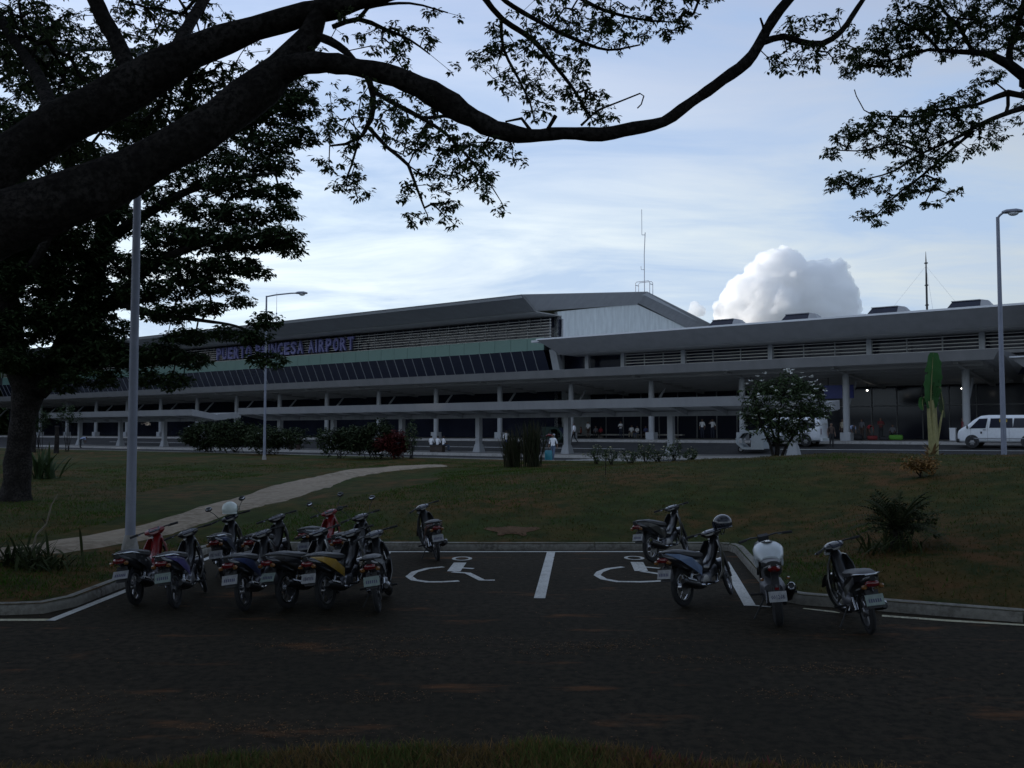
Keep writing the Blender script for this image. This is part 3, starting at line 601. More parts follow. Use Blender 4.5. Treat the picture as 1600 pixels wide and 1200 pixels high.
walk_canopy(78.0, 106.0, [80.5, 87.0, 95.4, 104.0], 'shorter low walkway canopy at the left, its folded end facing right')

# ------------------------------------------------------------------ lamp posts, masts
def lamp_post(p, H, r0, arm, arm_dir, label):
    o = thing('street_lamp', p, 0, label, 'street lamp', 'street lamps on the lawn')
    MB().tube([(0, 0, -0.1), (0, 0, H * .5), (0, 0, H)], [r0, r0 * .82, r0 * .6], 14).build('pole', M_GALV, o, sm=True)
    MB().lathe([(r0 * 1.7, -0.15), (r0 * 1.65, 0.05), (r0 * 1.35, 0.18), (r0 * 1.1, 0.30)], n=16).build('footing', M_CONC, o, sm=True)
    MB().box((0, -r0 * 1.02, 1.1), (r0 * .8, 0.02, 0.4)).build('access_cover', M_GALV, o)
    d = Vector((math.cos(arm_dir), math.sin(arm_dir), 0)); e = d * arm
    MB().tube([(0, 0, H - .05), e * .3 + Vector((0, 0, H + .06)), e * .8 + Vector((0, 0, H + .16)), e + Vector((0, 0, H + .17))], 0.045, 8).build('arm', M_GALV, o, sm=True)
    hd = MB().loft_x([(-.1, 0, .07, .05), (.05, .02, .14, .08), (.4, .02, .17, .09), (.62, 0, .08, .05)], power=2.3); hd.move(Matrix.Translation(e + Vector((0, 0, H + .17))) @ Matrix.Rotation(arm_dir, 4, 'Z')); h_ = hd.build('lamp_head', M_GALV, o, sm=True)
    bw = MB().ball((.3, 0, -.05), (.2, .13, .12)); bw.move(Matrix.Translation(e + Vector((0, 0, H + .17))) @ Matrix.Rotation(arm_dir, 4, 'Z')); bw.build('glass_bowl', M_LENS, o, sm=True).parent = h_
    return o
p = lawn_pt(203, 861); lamp_post(p, 9.8, 0.095, 2.0, R(165), 'thick grey lamp post rising beside the red motorcycle and path')
lp2 = lamp_post(at(413, 715, 57), 10.1, 0.085, 1.9, R(0), 'slim lamp post with long arm standing in front of the airport sign'); lp2.location.z = float(z_lawn(lp2.location.x, lp2.location.y))
lp3 = lamp_post(at(1569, 716, 36), 9.6, 0.105, 0.25, R(-20), 'lamp post at the far right standing before the white van'); lp3.location.z = float(z_lawn(lp3.location.x, lp3.location.y))
def whip(name, base, H, label, kind):
    o = thing(name, base, 0, label, 'antenna', 'masts on the terminal roof')
    if kind == 0:
        MB().tube([(0, 0, -0.3), (0.0, 0, H * .45), (0.12, 0, H * .72)], 0.045, 6).build('mast', M_GALV, o); MB().tube([(0.12, 0, H * .69), (-.25, 0, H * .69), (-.25, 0, H * .73)], 0.035, 6).build('bracket', M_GALV, o)
        MB().tube([(-.25, 0, H * .72), (-.25, 0, H)], 0.03, 5).build('whip', M_GALV, o); MB().tube([(0, 0, H * .27), (-.35, 0, H * .27), (-.38, 0, H * .31)], 0.03, 5).build('side_aerial', M_GALV, o)
    elif kind == 1:
        MB().tube([(0, 0, -.9), (0, 0, H * .5), (0, 0, H * .85), (0, 0, H)], [.09, .08, .05, .015], 8).build('mast', M_BLACK, o)
        for h in (.08, .42, .8): MB().box((0, 0, H * h), (.22, .22, .1)).build('clamp', M_BLACK, o)
        for a in range(3): MB().tube([(0, 0, H * .75), (4.2 * math.cos(a * 2.1 + .2), 4.2 * math.sin(a * 2.1 + .2), -.9)], 0.007, 4).build('guy_wire', M_GALV, o)
    else: MB().tube([(0, 0, -3), (0, 0, H)], [.05, .02], 6).build('whip', M_GALV, o); MB().box((0, 0, 0.6), (.16, .16, .2)).build('clamp', M_GALV, o)
whip('roof_antenna', B(50.9, 91.6, 15.65), 9.4, 'thin aerial mast on the ridge of the tall roof', 0)
o = thing('roof_ladder_cage', B(50.75, 90.9, 15.5), BROT, 'small hooped ladder rail at the ridge beside the aerial', 'railing')
for y in (0, .7): MB().tube([(-.9, y, 0), (-.9, y, 1.1), (-.75, y, 1.25), (.75, y, 1.25), (.9, y, 1.1), (.9, y, -.3)], 0.035, 6).build('hoop', M_GALV, o, sm=True)
for x in (-.9, .9): MB().tube([(x, 0, .9), (x, .7, .9)], 0.04, 6).build('rung', M_GALV, o)
whip('roof_antenna', at(1448.5, 484, 77) , 4.9, 'dark guyed lattice mast above the right wing roof', 1)
a3 = at(432, 497, 122); whip('roof_antenna', a3, 3.4, 'thin whip aerial just behind the slim lamp post arm', 2)
# ================================================================== trees
def catmull(P, step):
    P = [np.array(p, float) for p in P]; P = [2 * P[0] - P[1]] + P + [2 * P[-1] - P[-2]]; o = []
    for i in range(1, len(P) - 2):
        a, b, c, d = P[i - 1:i + 3]; n = max(1, int(np.linalg.norm((c - b)[:3]) / step))
        for k in range(n):
            t = k / n; o.append(0.5 * ((2 * b) + (c - a) * t + (2 * a - 5 * b + 4 * c - d) * t * t + (3 * b - a - 3 * c + d) * t ** 3))
    o.append(P[-2]); return np.array(o)
def limb_px(L):        # (px, py, distance, half width in px)
    o = []
    for px, py, Y, r in L: p = at(px, py, Y); o.append((p.x, p.y, p.z, r * Y / FPX))
    return o
def rough_limb(mb, L, n=12, amp=0.10, seed=0):
    P = catmull(L, max(0.12, 0.6 * L[0][3])); rings = []; up = Vector((0.1, 0.9, 0.2)).normalized()
    for i, p in enumerate(P):
        q = Vector(p[:3]); d = Vector(P[min(i + 1, len(P) - 1)][:3] - P[max(i - 1, 0)][:3]).normalized(); a = d.cross(up).normalized(); b = d.cross(a); r = max(0.008, p[3]); ring = []
        for j in range(n):
            t = 2 * math.pi * j / n; v = a * math.cos(t) + b * math.sin(t); w = q + v * r
            k = 1 + amp * noise.noise(w * (0.35 / max(r, .08)) + Vector((seed, 0, 0))) * 2 + amp * 0.5 * noise.noise(w * (1.1 / max(r, .08)))
            ring.append(q + v * r * k)
        rings.append(ring)
    mb.loft(rings); return P
def sprigs(P, size, k=11, droop=(0.1, 0.95), seed=1, jit=0.17, wide=0.42, fan=1.9):
    """a spray of k narrow drooping leaflets at every point"""
    g = np.random.default_rng(seed); n = len(P); sz = size * g.uniform(0.75, 1.3, n)
    ph = (np.arange(k)[None] / (k - 1) - .5) * 2 * fan + g.uniform(0, 6.28, (n, 1)) + g.normal(0, 0.3, (n, k)); dr = g.uniform(*droop, (n, k))
    L = sz[:, None] * g.uniform(0.55, 1.0, (n, k)); D = np.stack([np.cos(ph) * np.cos(dr), np.sin(ph) * np.cos(dr), -np.sin(dr)], -1)
    side = np.stack([-np.sin(ph), np.cos(ph), 0 * ph], -1) + g.normal(0, 0.35, (n, k, 3)); side /= np.linalg.norm(side, axis=-1, keepdims=True)
    b = P[:, None] + D * (L * 0.12)[..., None] + g.normal(0, jit * size, (n, k, 3)); tip = b + D * L[..., None]; w = (L * wide / 2)[..., None]
    m = b + D * (L * 0.58)[..., None] + np.array([0, 0, 0.10]) * L[..., None]
    V = np.stack([b, m + side * w, tip, m - side * w], 2).reshape(-1, 3); return V
def quads(n): return np.arange(n * 4).reshape(-1, 4)
def blob_points(blobs, dens_, seed):
    """points through flattened leaf clumps given as (px, py, rx, ry, distance, depth, factor)"""
    g = np.random.default_rng(seed); o = []
    for px, py, rx, ry, Y, dep, fac in blobs:
        n = max(2, int(dens_ * fac * rx * ry * math.pi)); c = at(px, py, Y); sx, sz = rx * Y / FPX, ry * Y / FPX
        q = g.normal(0, 1, (n, 3)); q /= np.linalg.norm(q, axis=1, keepdims=True); q *= g.uniform(0.15, 1, (n, 1)) ** 0.45
        o.append(np.array(c) + q * np.array([sx, dep, sz]))
    return np.concatenate(o)
def twigs(nodes, A, step, rmin, rmax, seed):
    """join every leaf point to the nearest wood already grown"""
    g = np.random.default_rng(seed); nodes = np.asarray(nodes)[:, :3]; n0 = len(nodes); cap = n0 + len(A) * 40
    P = np.zeros((cap, 3)); P[:n0] = nodes; par = -np.ones(cap, int); cnt = n0
    d0 = np.array([np.min(np.sum((nodes - a) ** 2, 1)) for a in A]); order = np.argsort(d0); ends = []
    for i in order:
        a = A[i]; dd = np.sum((P[:cnt] - a) ** 2, 1); j = int(np.argmin(dd)); d = math.sqrt(dd[j]); k = min(38, max(1, int(d / step))); prev = j; b = P[j].copy(); w = g.normal(0, 0.10 * d, 3); w[2] -= 0.02 * d
        for q in range(1, k + 1):
            t = q / k; P[cnt] = b + (a - b) * t + w * math.sin(math.pi * t) + g.normal(0, step * 0.10, 3) * (q < k); par[cnt] = prev; prev = cnt; cnt += 1
        ends.append(prev)
    load = np.zeros(cnt); load[ends] = 1
    for i in range(cnt - 1, n0 - 1, -1): load[par[i]] += load[i]
    rad = np.clip(rmin * np.sqrt(np.maximum(load, 1)), rmin, rmax)
    ii = np.arange(n0, cnt); a, b = P[par[ii]], P[ii]; ra = np.where(par[ii] < n0, rad[ii], rad[par[ii]])[:, None]; rb = rad[ii][:, None]
    d = b - a; d /= np.linalg.norm(d, axis=1, keepdims=True) + 1e-9; u = np.cross(d, [0.3, 0.5, 0.8]); u /= np.linalg.norm(u, axis=1, keepdims=True) + 1e-9; v = np.cross(d, u); ring = []
    for t in (0, 2.094, 4.189): ring.append((a + (u * math.cos(t) + v * math.sin(t)) * ra, b + (u * math.cos(t) + v * math.sin(t)) * rb))
    V = np.stack([ring[0][0], ring[1][0], ring[2][0], ring[0][1], ring[1][1], ring[2][1]], 1).reshape(-1, 3); m = len(ii); base = np.arange(m)[:, None] * 6
    F = np.concatenate([base + np.array([0, 1, 4, 3]), base + np.array([1, 2, 5, 4]), base + np.array([2, 0, 3, 5])]); return V, F, P[n0:cnt]
def tree(name, base, limbs, blobs, label, dens_, leaf, step=0.2, rmin=0.005, rmax=0.06, seed=1, lm=None, k=11, extra=None, droop=(0.1, 0.95), ntrunk=1, sides=14, every=2, follow=False):
    t = thing(name, base, 0, label, 'tree'); nodes = []
    for i, L in enumerate(limbs):
        mb = MB(); P = rough_limb(mb, L, sides if i < 4 else 8, 0.15 if i < 4 else 0.06, seed + i); mb.build('trunk' if i < ntrunk else 'limb', M_BARK, t, sm=True, world=True)
        if i >= ntrunk: nodes.append(P)
    A = blob_points(blobs, dens_, seed)
    if extra is not None: A = np.concatenate([A, extra])
    V, F, tw = twigs(np.concatenate(nodes), A[::every], step, rmin, rmax, seed + 5); stuff(np_mesh('twigs', V, F, M_BARK, t))
    g = np.random.default_rng(seed + 9); PP = A.copy(); sel = np.ones(len(A), bool); sel[::every] = False; base_ = A[::every]
    if sel.any(): j_ = g.integers(len(tw), size=sel.sum()); PP[sel] = tw[j_] + g.normal(0, leaf * .5, (sel.sum(), 3)) if follow else A[sel]
    V = sprigs(PP, leaf, k, droop, seed + 3); cr = np_mesh('crown', V, quads(len(V) // 4), lm or M_LEAF, t); return t

# ---- the big rain tree at the left whose limbs reach over the view
Yn = 10.5
trunk1 = [(-9.6, 8.2, -0.1, 0.95), (-9.2, 8.4, 0.9, 0.70), (-8.6, 8.8, 2.2, 0.62), (-7.6, 9.3, 3.4, 0.60)]
jA = (-6.9, 9.7, 4.3, .5)
limbA = [(-7.6, 9.3, 3.4, .5), (-6.7, 9.8, 4.6, .40)] + limb_px([(0, 258, 10.2, 38), (100, 192, 10.3, 37), (200, 138, 10.4, 34), (300, 82, 10.5, 27), (400, 45, 10.5, 20), (480, 22, 10.5, 19), (560, 5, 10.5, 12), (650, -22, 10.5, 10), (800, -80, 10.6, 8), (980, -130, 10.8, 6)])
limbB = [(-7.8, 9.1, 2.9, .5), (-6.6, 9.2, 3.7, .47)] + limb_px([(0, 352, 9.6, 50), (100, 316, 9.7, 43), (200, 270, 9.8, 36), (300, 214, 9.9, 33), (380, 158, 10.1, 31), (440, 108, 10.3, 27), (485, 55, 10.4, 19), (500, 15, 10.5, 14), (515, -40, 10.6, 10)])
limbC = limb_px([(425, 118, 10.25, 22), (480, 98, 10.2, 18), (560, 105, 10.1, 16), (635, 127, 10.1, 17), (690, 155, 10.1, 18), (740, 186, 10.1, 17), (790, 207, 10.1, 14), (830, 212, 10.1, 11), (880, 208, 10.2, 9.5), (940, 209, 10.3, 10.5), (990, 200, 10.4, 10), (1037, 190, 10.5, 9.5), (1080, 160, 10.6, 9), (1130, 125, 10.7, 9), (1167, 97, 10.8, 9), (1190, 62, 10.9, 8.5), (1208, 30, 11, 8), (1235, -4, 11, 7.5), (1290, -60, 11.2, 6), (1400, -130, 11.5, 5)])
l1 = [trunk1, limbA, limbB, limbC,
      limb_px([(205, 120, 10.4, 16), (185, 70, 10.5, 14), (160, 25, 10.6, 13), (135, -30, 10.7, 11), (100, -100, 10.9, 8)]),
      limb_px([(1190, 66, 10.9, 6), (1225, 57, 10.9, 5), (1250, 65, 11, 5), (1285, 68, 11, 5), (1315, 48, 11.1, 4.5), (1340, 12, 11.2, 4), (1365, -25, 11.3, 3)]),
      limb_px([(572, 112, 10.1, 6), (583, 150, 10.0, 5), (580, 185, 9.95, 4.5), (566, 212, 9.9, 3.5), (540, 225, 9.9, 2.2), (515, 228, 9.9, 1.5)]),
      limb_px([(577, 200, 9.95, 3.5), (605, 230, 9.9, 3), (638, 258, 9.8, 2.8), (650, 290, 9.8, 2.2), (663, 325, 9.7, 1.5)]),
      limb_px([(582, 142, 10.0, 4), (622, 165, 9.9, 4), (660, 185, 9.9, 3.2), (700, 212, 9.8, 2.5), (735, 250, 9.8, 2), (760, 285, 9.8, 1.4)]),
      limb_px([(660, 185, 9.9, 3), (710, 182, 10.2, 2.5), (760, 200, 10.3, 2), (800, 225, 10.4, 1.2)]),
      limb_px([(478, 50, 10.4, 7), (515, 64, 10.3, 7), (540, 80, 10.2, 6), (555, 98, 10.1, 6)]),
      limb_px([(520, 42, 10.5, 4), (560, 30, 10.6, 4), (600, 45, 10.7, 3), (640, 62, 10.8, 2), (672, 85, 10.9, 1.2)]),
      limb_px([(560, 30, 10.6, 3.5), (575, 12, 10.6, 3), (640, 5, 10.7, 2), (700, 20, 10.8, 1)]),
      limb_px([(715, -60, 10.7, 6), (755, -6, 10.9, 5), (785, 30, 11, 4.5), (832, 62, 11.1, 4), (870, 106, 11.2, 3.3), (900, 145, 11.3, 2.4), (922, 182, 11.3, 1.4)]),
      limb_px([(760, -30, 10.9, 5), (790, 2, 11.1, 4), (845, 35, 11.3, 3.5), (900, 62, 11.4, 3), (950, 78, 11.5, 2), (1000, 70, 11.5, 1.2)]),
      limb_px([(783, 30, 11, 3), (786, 75, 11, 2.6), (806, 115, 11, 2.2), (828, 160, 10.9, 1.6), (835, 190, 10.8, 1)]),
      limb_px([(850, -40, 11.3, 4), (930, 10, 11.5, 3), (1000, 30, 11.6, 2), (1060, 35, 11.7, 1)]),
      limb_px([(830, 205, 10.1, 3), (815, 185, 10.2, 2.4), (790, 190, 10.3, 1.5)]),
      limb_px([(908, 196, 10.3, 2), (930, 175, 10.3, 1.6), (970, 158, 10.2, 1.3), (1000, 146, 10.2, 1.2), (1006, 150, 10.2, 1.2), (1002, 163, 10.2, 1.0), (996, 169, 10.2, .8)]),
      limb_px([(855, 203, 10.1, 3), (863, 190, 10.05, 3.2), (868, 181, 10.0, 3.4)]),
      limb_px([(1196, 60, 10.9, 3), (1192, 40, 10.85, 2), (1188, 28, 10.8, 1.6)]),
      limb_px([(260, 110, 10.4, 12), (300, 30, 11.6, 9), (340, -30, 12.4, 7)]),
      limb_px([(90, 200, 10.3, 14), (60, 120, 11.5, 10), (20, 60, 12.6, 8), (-30, -20, 13.5, 6)]),
      limb_px([(0, 235, 10.2, 14), (-60, 130, 11.5, 10), (-120, 40, 12.5, 8)])]
b1 = [ # sprays hanging below the long limb
      (560, 150, 45, 22, 10.0, .5, .55), (530, 205, 40, 35, 9.9, .5, .6), (545, 265, 28, 22, 9.9, .4, .75), (520, 290, 14, 10, 9.9, .2, .8), (560, 300, 22, 10, 9.9, .2, .9), (600, 190, 45, 40, 9.9, .6, .55), (655, 165, 45, 28, 10.3, .5, .6), (640, 215, 40, 30, 9.8, .5, .5), (690, 215, 45, 28, 9.9, .5, .85),
      (720, 240, 45, 22, 9.9, .5, 1.0), (770, 232, 45, 16, 10.3, .5, 1.0), (690, 275, 45, 20, 9.8, .4, .8), (745, 275, 35, 20, 9.8, .4, .9), (640, 300, 22, 16, 9.8, .3, .8), (690, 315, 28, 14, 9.7, .3, .9), (762, 300, 16, 12, 9.8, .2, 1.0), (650, 340, 22, 10, 9.7, .2, 1.0), (705, 345, 16, 10, 9.7, .2, 1.0), (780, 325, 12, 9, 9.8, .2, .9), (815, 250, 14, 8, 10.3, .2, .9), (505, 250, 18, 20, 9.9, .3, .5),
      # above the limb and at the top
      (545, 45, 40, 20, 10.6, .5, 0.54), (620, 55, 42, 16, 10.8, .4, 0.94), (610, 90, 45, 18, 10.6, .4, 0.68), (665, 60, 16, 12, 10.9, .3, 1.22), (670, 8, 30, 8, 10.8, .3, 0.81), (500, 85, 18, 14, 10.4, .3, 0.54),
      (800, 55, 45, 30, 11, .5, 0.68), (760, 90, 30, 22, 11, .4, 0.81), (800, 125, 35, 22, 11, .4, 0.81), (845, 145, 30, 24, 11, .4, 0.81), (770, 60, 22, 20, 11, .4, 0.68), (710, 105, 14, 6, 11, .2, 0.81), (850, 90, 40, 24, 11.2, .5, 0.68), (890, 110, 35, 24, 11.3, .5, 0.81), (900, 150, 30, 24, 11.3, .4, 1.08), (930, 165, 26, 20, 11.3, .4, 1.22), (945, 185, 20, 10, 11.3, .3, 1.22), (870, 20, 45, 22, 11.4, .6, 1.22), (905, 55, 40, 20, 11.4, .6, 1.22), (940, 20, 40, 18, 11.5, .6, 1.49), (960, 55, 30, 16, 11.5, .5, 1.35), (1010, 25, 40, 16, 11.6, .6, 1.22), (1050, 40, 30, 16, 11.7, .4, 1.22), (1005, 60, 12, 10, 11.6, .3, 1.22), (1070, 15, 26, 14, 11.7, .4, 1.08), (840, 180, 20, 12, 10.8, .3, 0.81), (720, 25, 10, 6, 10.8, .2, 0.68), (1100, -40, 60, 30, 11.8, .8, 1),
      # small branch at the upper right
      (1235, 45, 28, 16, 10.9, .4, .8), (1262, 35, 26, 12, 11, .4, .9), (1240, 85, 38, 14, 11, .4, 1.0), (1290, 85, 32, 14, 11, .4, .8), (1222, 108, 20, 8, 10.9, .2, .9), (1265, 100, 16, 8, 11, .2, .8), (1205, 88, 14, 8, 10.9, .2, .7), (1325, 75, 30, 20, 11.1, .4, .8), (1310, 40, 28, 20, 11.1, .4, .6),
      # dense sprays behind the big limbs at the upper left
      (40, 40, 90, 45, 13, 1, 1.0), (130, 90, 80, 40, 12.5, 1, 1.0), (60, 130, 80, 40, 12.8, 1, 1.1), (230, 50, 70, 40, 12, 1, 1.1), (270, 20, 60, 26, 12.4, .8, 1.1), (310, 50, 36, 24, 12.4, .6, .9), (20, 190, 40, 26, 12, 1, .7), (330, 20, 30, 16, 12.2, .5, .8), (290, 110, 30, 18, 12.2, .5, 1.0), (-60, 80, 120, 90, 13, 1.2, .8), (260, 180, 60, 26, 11.6, .8, 2.0), (330, 150, 50, 24, 11.6, .7, 2.0), (230, 225, 60, 22, 11.8, .8, 1.6), (180, 200, 50, 22, 12, .8, 1.8), (370, 120, 36, 18, 11.4, .6, 1.8), (120, 240, 50, 24, 11.6, .6, 1.8), (60, 275, 40, 20, 11.4, .5, 1.8), (290, 165, 46, 22, 11.4, .5, 1.6), (330, 125, 40, 16, 11.6, .5, 1.6), (220, 205, 40, 18, 11.3, .4, 1.6), (160, 160, 60, 30, 12.6, .8, 1.4), (400, 75, 26, 10, 11.4, .5, .7), (120, 30, 60, 26, 13, 1, 1), (190, 130, 40, 20, 12, 1, 1)]
# umbrella crown added unseen above and behind the frame to shade the car park
ga = np.random.default_rng(3); n = 10500; ang = ga.uniform(0, 6.283, n); rr_ = np.sqrt(ga.uniform(0, 1, n)) * 21
cx_, cy_ = -3 + rr_ * np.cos(ang) * 1.1, 1.0 + rr_ * np.sin(ang) * .98
lump = np.sin(cx_ * .8 + 1.1 * np.sin(cy_ * .6)) * np.cos(cy_ * .9) * .8
ex = np.column_stack([cx_, cy_, 12.6 - (rr_ / 21) ** 2 * 2.2 + lump + ga.normal(0, .7, n)]); ex = ex[(lump > -.62)]
rel = ex - np.array([0, 0, EYE]); fy = rel[:, 1] * CP + rel[:, 2] * SP; fz = -rel[:, 1] * SP + rel[:, 2] * CP; pyy = CY - FPX * fz / np.maximum(fy, .1); pxx = CX + FPX * rel[:, 0] / np.maximum(fy, .1)
ex = ex[(fy < 0.5) | (pyy < -50) | (pxx < -60)]; over = ex; ex = None
l1 += [[(-8.6, 8.8, 2.4, .42), (-8.8, 7.4, 5.5, .32), (-7.6, 4.5, 8.5, .22), (-5, 1.5, 10.3, .12), (-1, -1, 11, .05)], [(-8.4, 8.9, 2.8, .36), (-9.5, 9.5, 6, .3), (-9, 9.8, 9, .2), (-6, 9.4, 11, .12), (-1, 10.5, 11.6, .05)], [(-7.6, 4.5, 8.5, .16), (-3, 3.5, 10.4, .1), (3, 3.2, 11.2, .05)], [(-9.3, 8.6, 3.0, .34), (-12, 7, 6.5, .24), (-15, 6, 9, .14)], [(-7.9, 5.2, 7.8, .18), (-8, -2, 9.6, .12), (-6, -7, 10.6, .06)]]
T1 = tree('rain_tree', (-9.6, 8.2, 0.1), l1, b1, 'huge rain tree whose thick dark limbs cross the upper left and top', 0.0145, 0.080, step=0.17, rmin=0.0035, rmax=0.03, seed=11, k=12, extra=ex)
Vo = sprigs(over, .40, 10, (0.0, .8), 77, wide=.5); np_mesh('shade_crown', Vo, quads(len(Vo) // 4), M_LEAF, T1)

# ---- tree reaching in from the right
trunk3 = [(14.5, 13.0, -0.1, .55), (14.2, 13.2, 2.0, .42), (13.2, 13.5, 4.5, .36)]
l3 = [trunk3, [(13.2, 13.5, 4.5, .3), (11.5, 13.8, 6.2, .2)] + limb_px([(1640, 150, 14, 11), (1600, 119, 14, 9), (1575, 100, 14, 7), (1544, 84, 14, 5.5), (1497, 81, 14, 4), (1450, 78, 14, 3), (1412, 90, 14, 2), (1372, 98, 14, 1.2)]),
      limb_px([(1577, 101, 14, 6), (1579, 70, 14.2, 5), (1590, 40, 14.4, 4.5), (1600, 0, 14.6, 4), (1590, -60, 15, 3)]),
      [(12.6, 13.6, 5.0, .2), (11.0, 13.5, 5.6, .14)] + limb_px([(1660, 160, 13.4, 7), (1600, 150, 13.4, 5), (1575, 145, 13.4, 4.5), (1555, 152, 13.4, 3.5), (1520, 165, 13.3, 2.5), (1470, 172, 13.3, 2), (1430, 182, 13.3, 1.6), (1375, 180, 13.3, 1.3), (1350, 172, 13.3, 1), (1338, 150, 13.3, .8), (1335, 140, 13.3, .6)]),
      limb_px([(1600, 168, 13.4, 5), (1570, 178, 13.3, 4), (1530, 195, 13.2, 3.2), (1490, 218, 13.1, 2.5), (1440, 240, 13.0, 2), (1395, 268, 13.0, 1.5), (1345, 282, 13, 1)]),
      limb_px([(1640, 190, 13.5, 6), (1600, 168, 13.4, 5)]), limb_px([(1575, 150, 13.4, 3), (1575, 165, 13.35, 3), (1572, 176, 13.3, 3)]),
      limb_px([(1520, 205, 13.2, 3), (1480, 240, 13.1, 2.2), (1440, 275, 13, 1.8), (1400, 305, 12.9, 1.4), (1370, 335, 12.9, 1)]),
      limb_px([(1440, 240, 13, 2), (1400, 225, 13, 1.6), (1350, 235, 13, 1.2), (1310, 235, 13, .8)]),
      limb_px([(1470, 82, 14, 3), (1440, 50, 14, 2.5), (1400, 30, 14, 2)]), limb_px([(1520, 82, 14, 3), (1500, 45, 14.2, 3), (1470, 10, 14.4, 2.5), (1450, -40, 14.6, 2)])]
b3 = [(1420, 20, 45, 22, 14, .6, 1.1), (1480, 22, 55, 26, 14.2, .7, 1.3), (1550, 20, 50, 26, 14.3, .7, 1.3), (1390, 55, 40, 22, 14, .5, 1.3), (1440, 60, 45, 20, 14, .6, 1.4), (1500, 55, 40, 22, 14, .6, 1.2), (1555, 60, 36, 24, 14.2, .5, 1.0), (1355, 88, 36, 18, 14, .5, 1.4), (1395, 95, 30, 16, 14, .4, 1.4), (1328, 110, 18, 14, 14, .3, 1.2), (1410, 108, 14, 8, 14, .2, 1.1), (1590, 40, 24, 40, 14.3, .4, .9), (1530, 90, 16, 10, 14, .3, .8), (1475, 85, 14, 8, 14, .2, .6), (1595, 75, 14, 12, 14, .2, .7), (1640, 40, 60, 50, 14.5, .8, .9), (1480, -60, 140, 40, 14.5, 1, .8), (1650, 150, 50, 60, 14, 1, .8),
      (1545, 118, 22, 12, 13.4, .3, 1.3), (1505, 150, 30, 14, 13.3, .4, 1.2), (1470, 172, 40, 18, 13.3, .5, 1.3), (1515, 180, 24, 16, 13.2, .3, 1.1), (1425, 190, 36, 20, 13.2, .5, 1.2), (1375, 185, 30, 12, 13.2, .4, .9), (1345, 200, 28, 18, 13.1, .4, 1.1), (1320, 215, 22, 14, 13, .3, 1.2), (1298, 238, 16, 10, 13, .2, 1.2), (1370, 225, 30, 16, 13.1, .4, .9), (1415, 225, 34, 16, 13.1, .4, 1.0), (1460, 215, 36, 20, 13.1, .5, 1.1), (1530, 200, 26, 14, 13.2, .3, 1.1), (1550, 222, 20, 12, 13.2, .3, .9), (1500, 235, 28, 12, 13.1, .3, .8), (1450, 255, 36, 16, 13, .4, 1.2), (1410, 265, 30, 14, 13, .4, .7), (1330, 280, 36, 14, 13, .4, 1.3), (1305, 288, 16, 9, 13, .2, 1.1), (1375, 290, 26, 12, 13, .3, .7), (1440, 290, 34, 14, 13, .4, 1.3), (1345, 300, 16, 9, 13, .2, .9), (1400, 312, 22, 12, 12.9, .3, 1.2), (1380, 325, 22, 10, 12.9, .3, 1.0), (1350, 335, 20, 8, 12.9, .2, 1.1), (1370, 347, 18, 6, 12.9, .2, 1.2), (1455, 318, 20, 7, 12.9, .2, 1.1), (1490, 302, 14, 8, 12.9, .2, 1.1), (1570, 195, 8, 8, 13.2, .2, .8)]
tree('rain_tree', (14.5, 13, 0.2), l3, b3, 'rain tree reaching leafy branches in from the right above the lamp post', 0.027, 0.078, step=0.18, rmin=0.0035, rmax=0.025, seed=23, k=12)

# ---- the tree standing on the lawn at the left
tb = lawn_pt(32, 782); YT = tb.y
def q2(L): return limb_px([(a, b, YT + dy, r) for a, b, dy, r in L])
l2 = [q2([(20, 792, 0, 32), (24, 770, 0, 23), (31, 700, 0, 18), (39, 640, 0, 19), (47, 600, 0, 23)]),
      q2([(54, 612, 0, 20), (92, 560, .4, 20), (128, 490, .8, 20), (150, 420, 1.2, 16), (168, 350, 1.6, 13), (195, 310, 1.6, 11), (240, 250, 1.8, 7), (300, 190, 2, 4)]),
      q2([(42, 612, 0, 20), (22, 560, -.5, 20), (10, 490, -1, 22), (0, 400, -1.5, 18), (-20, 300, -2, 13), (-30, 200, -2, 8)]),
      q2([(128, 490, .8, 12), (180, 470, 0, 10), (230, 420, -.8, 8), (290, 390, -1.4, 6), (360, 370, -2, 4), (430, 372, -2.4, 2)]),
      q2([(160, 380, 1.4, 10), (220, 340, .6, 8), (290, 300, 0, 6), (360, 280, -.6, 4), (430, 270, -1, 2.5)]),
      q2([(230, 262, 1.8, 7), (310, 225, 1.4, 5), (380, 200, 1, 4), (440, 170, .6, 2.5)]),
      q2([(180, 470, 0, 7), (240, 490, -1, 5), (310, 500, -1.6, 3), (370, 510, -2, 2), (410, 530, -2.2, 1.5)]),
      q2([(100, 545, .4, 12), (160, 540, 0, 8), (220, 545, -.8, 5), (280, 570, -1.2, 3)]),
      q2([(15, 520, -.8, 12), (-40, 460, -1.5, 9), (-110, 420, -2, 6)]), q2([(10, 470, -1, 10), (60, 400, -2, 8), (90, 330, -2.5, 6), (110, 260, -3, 4)])]
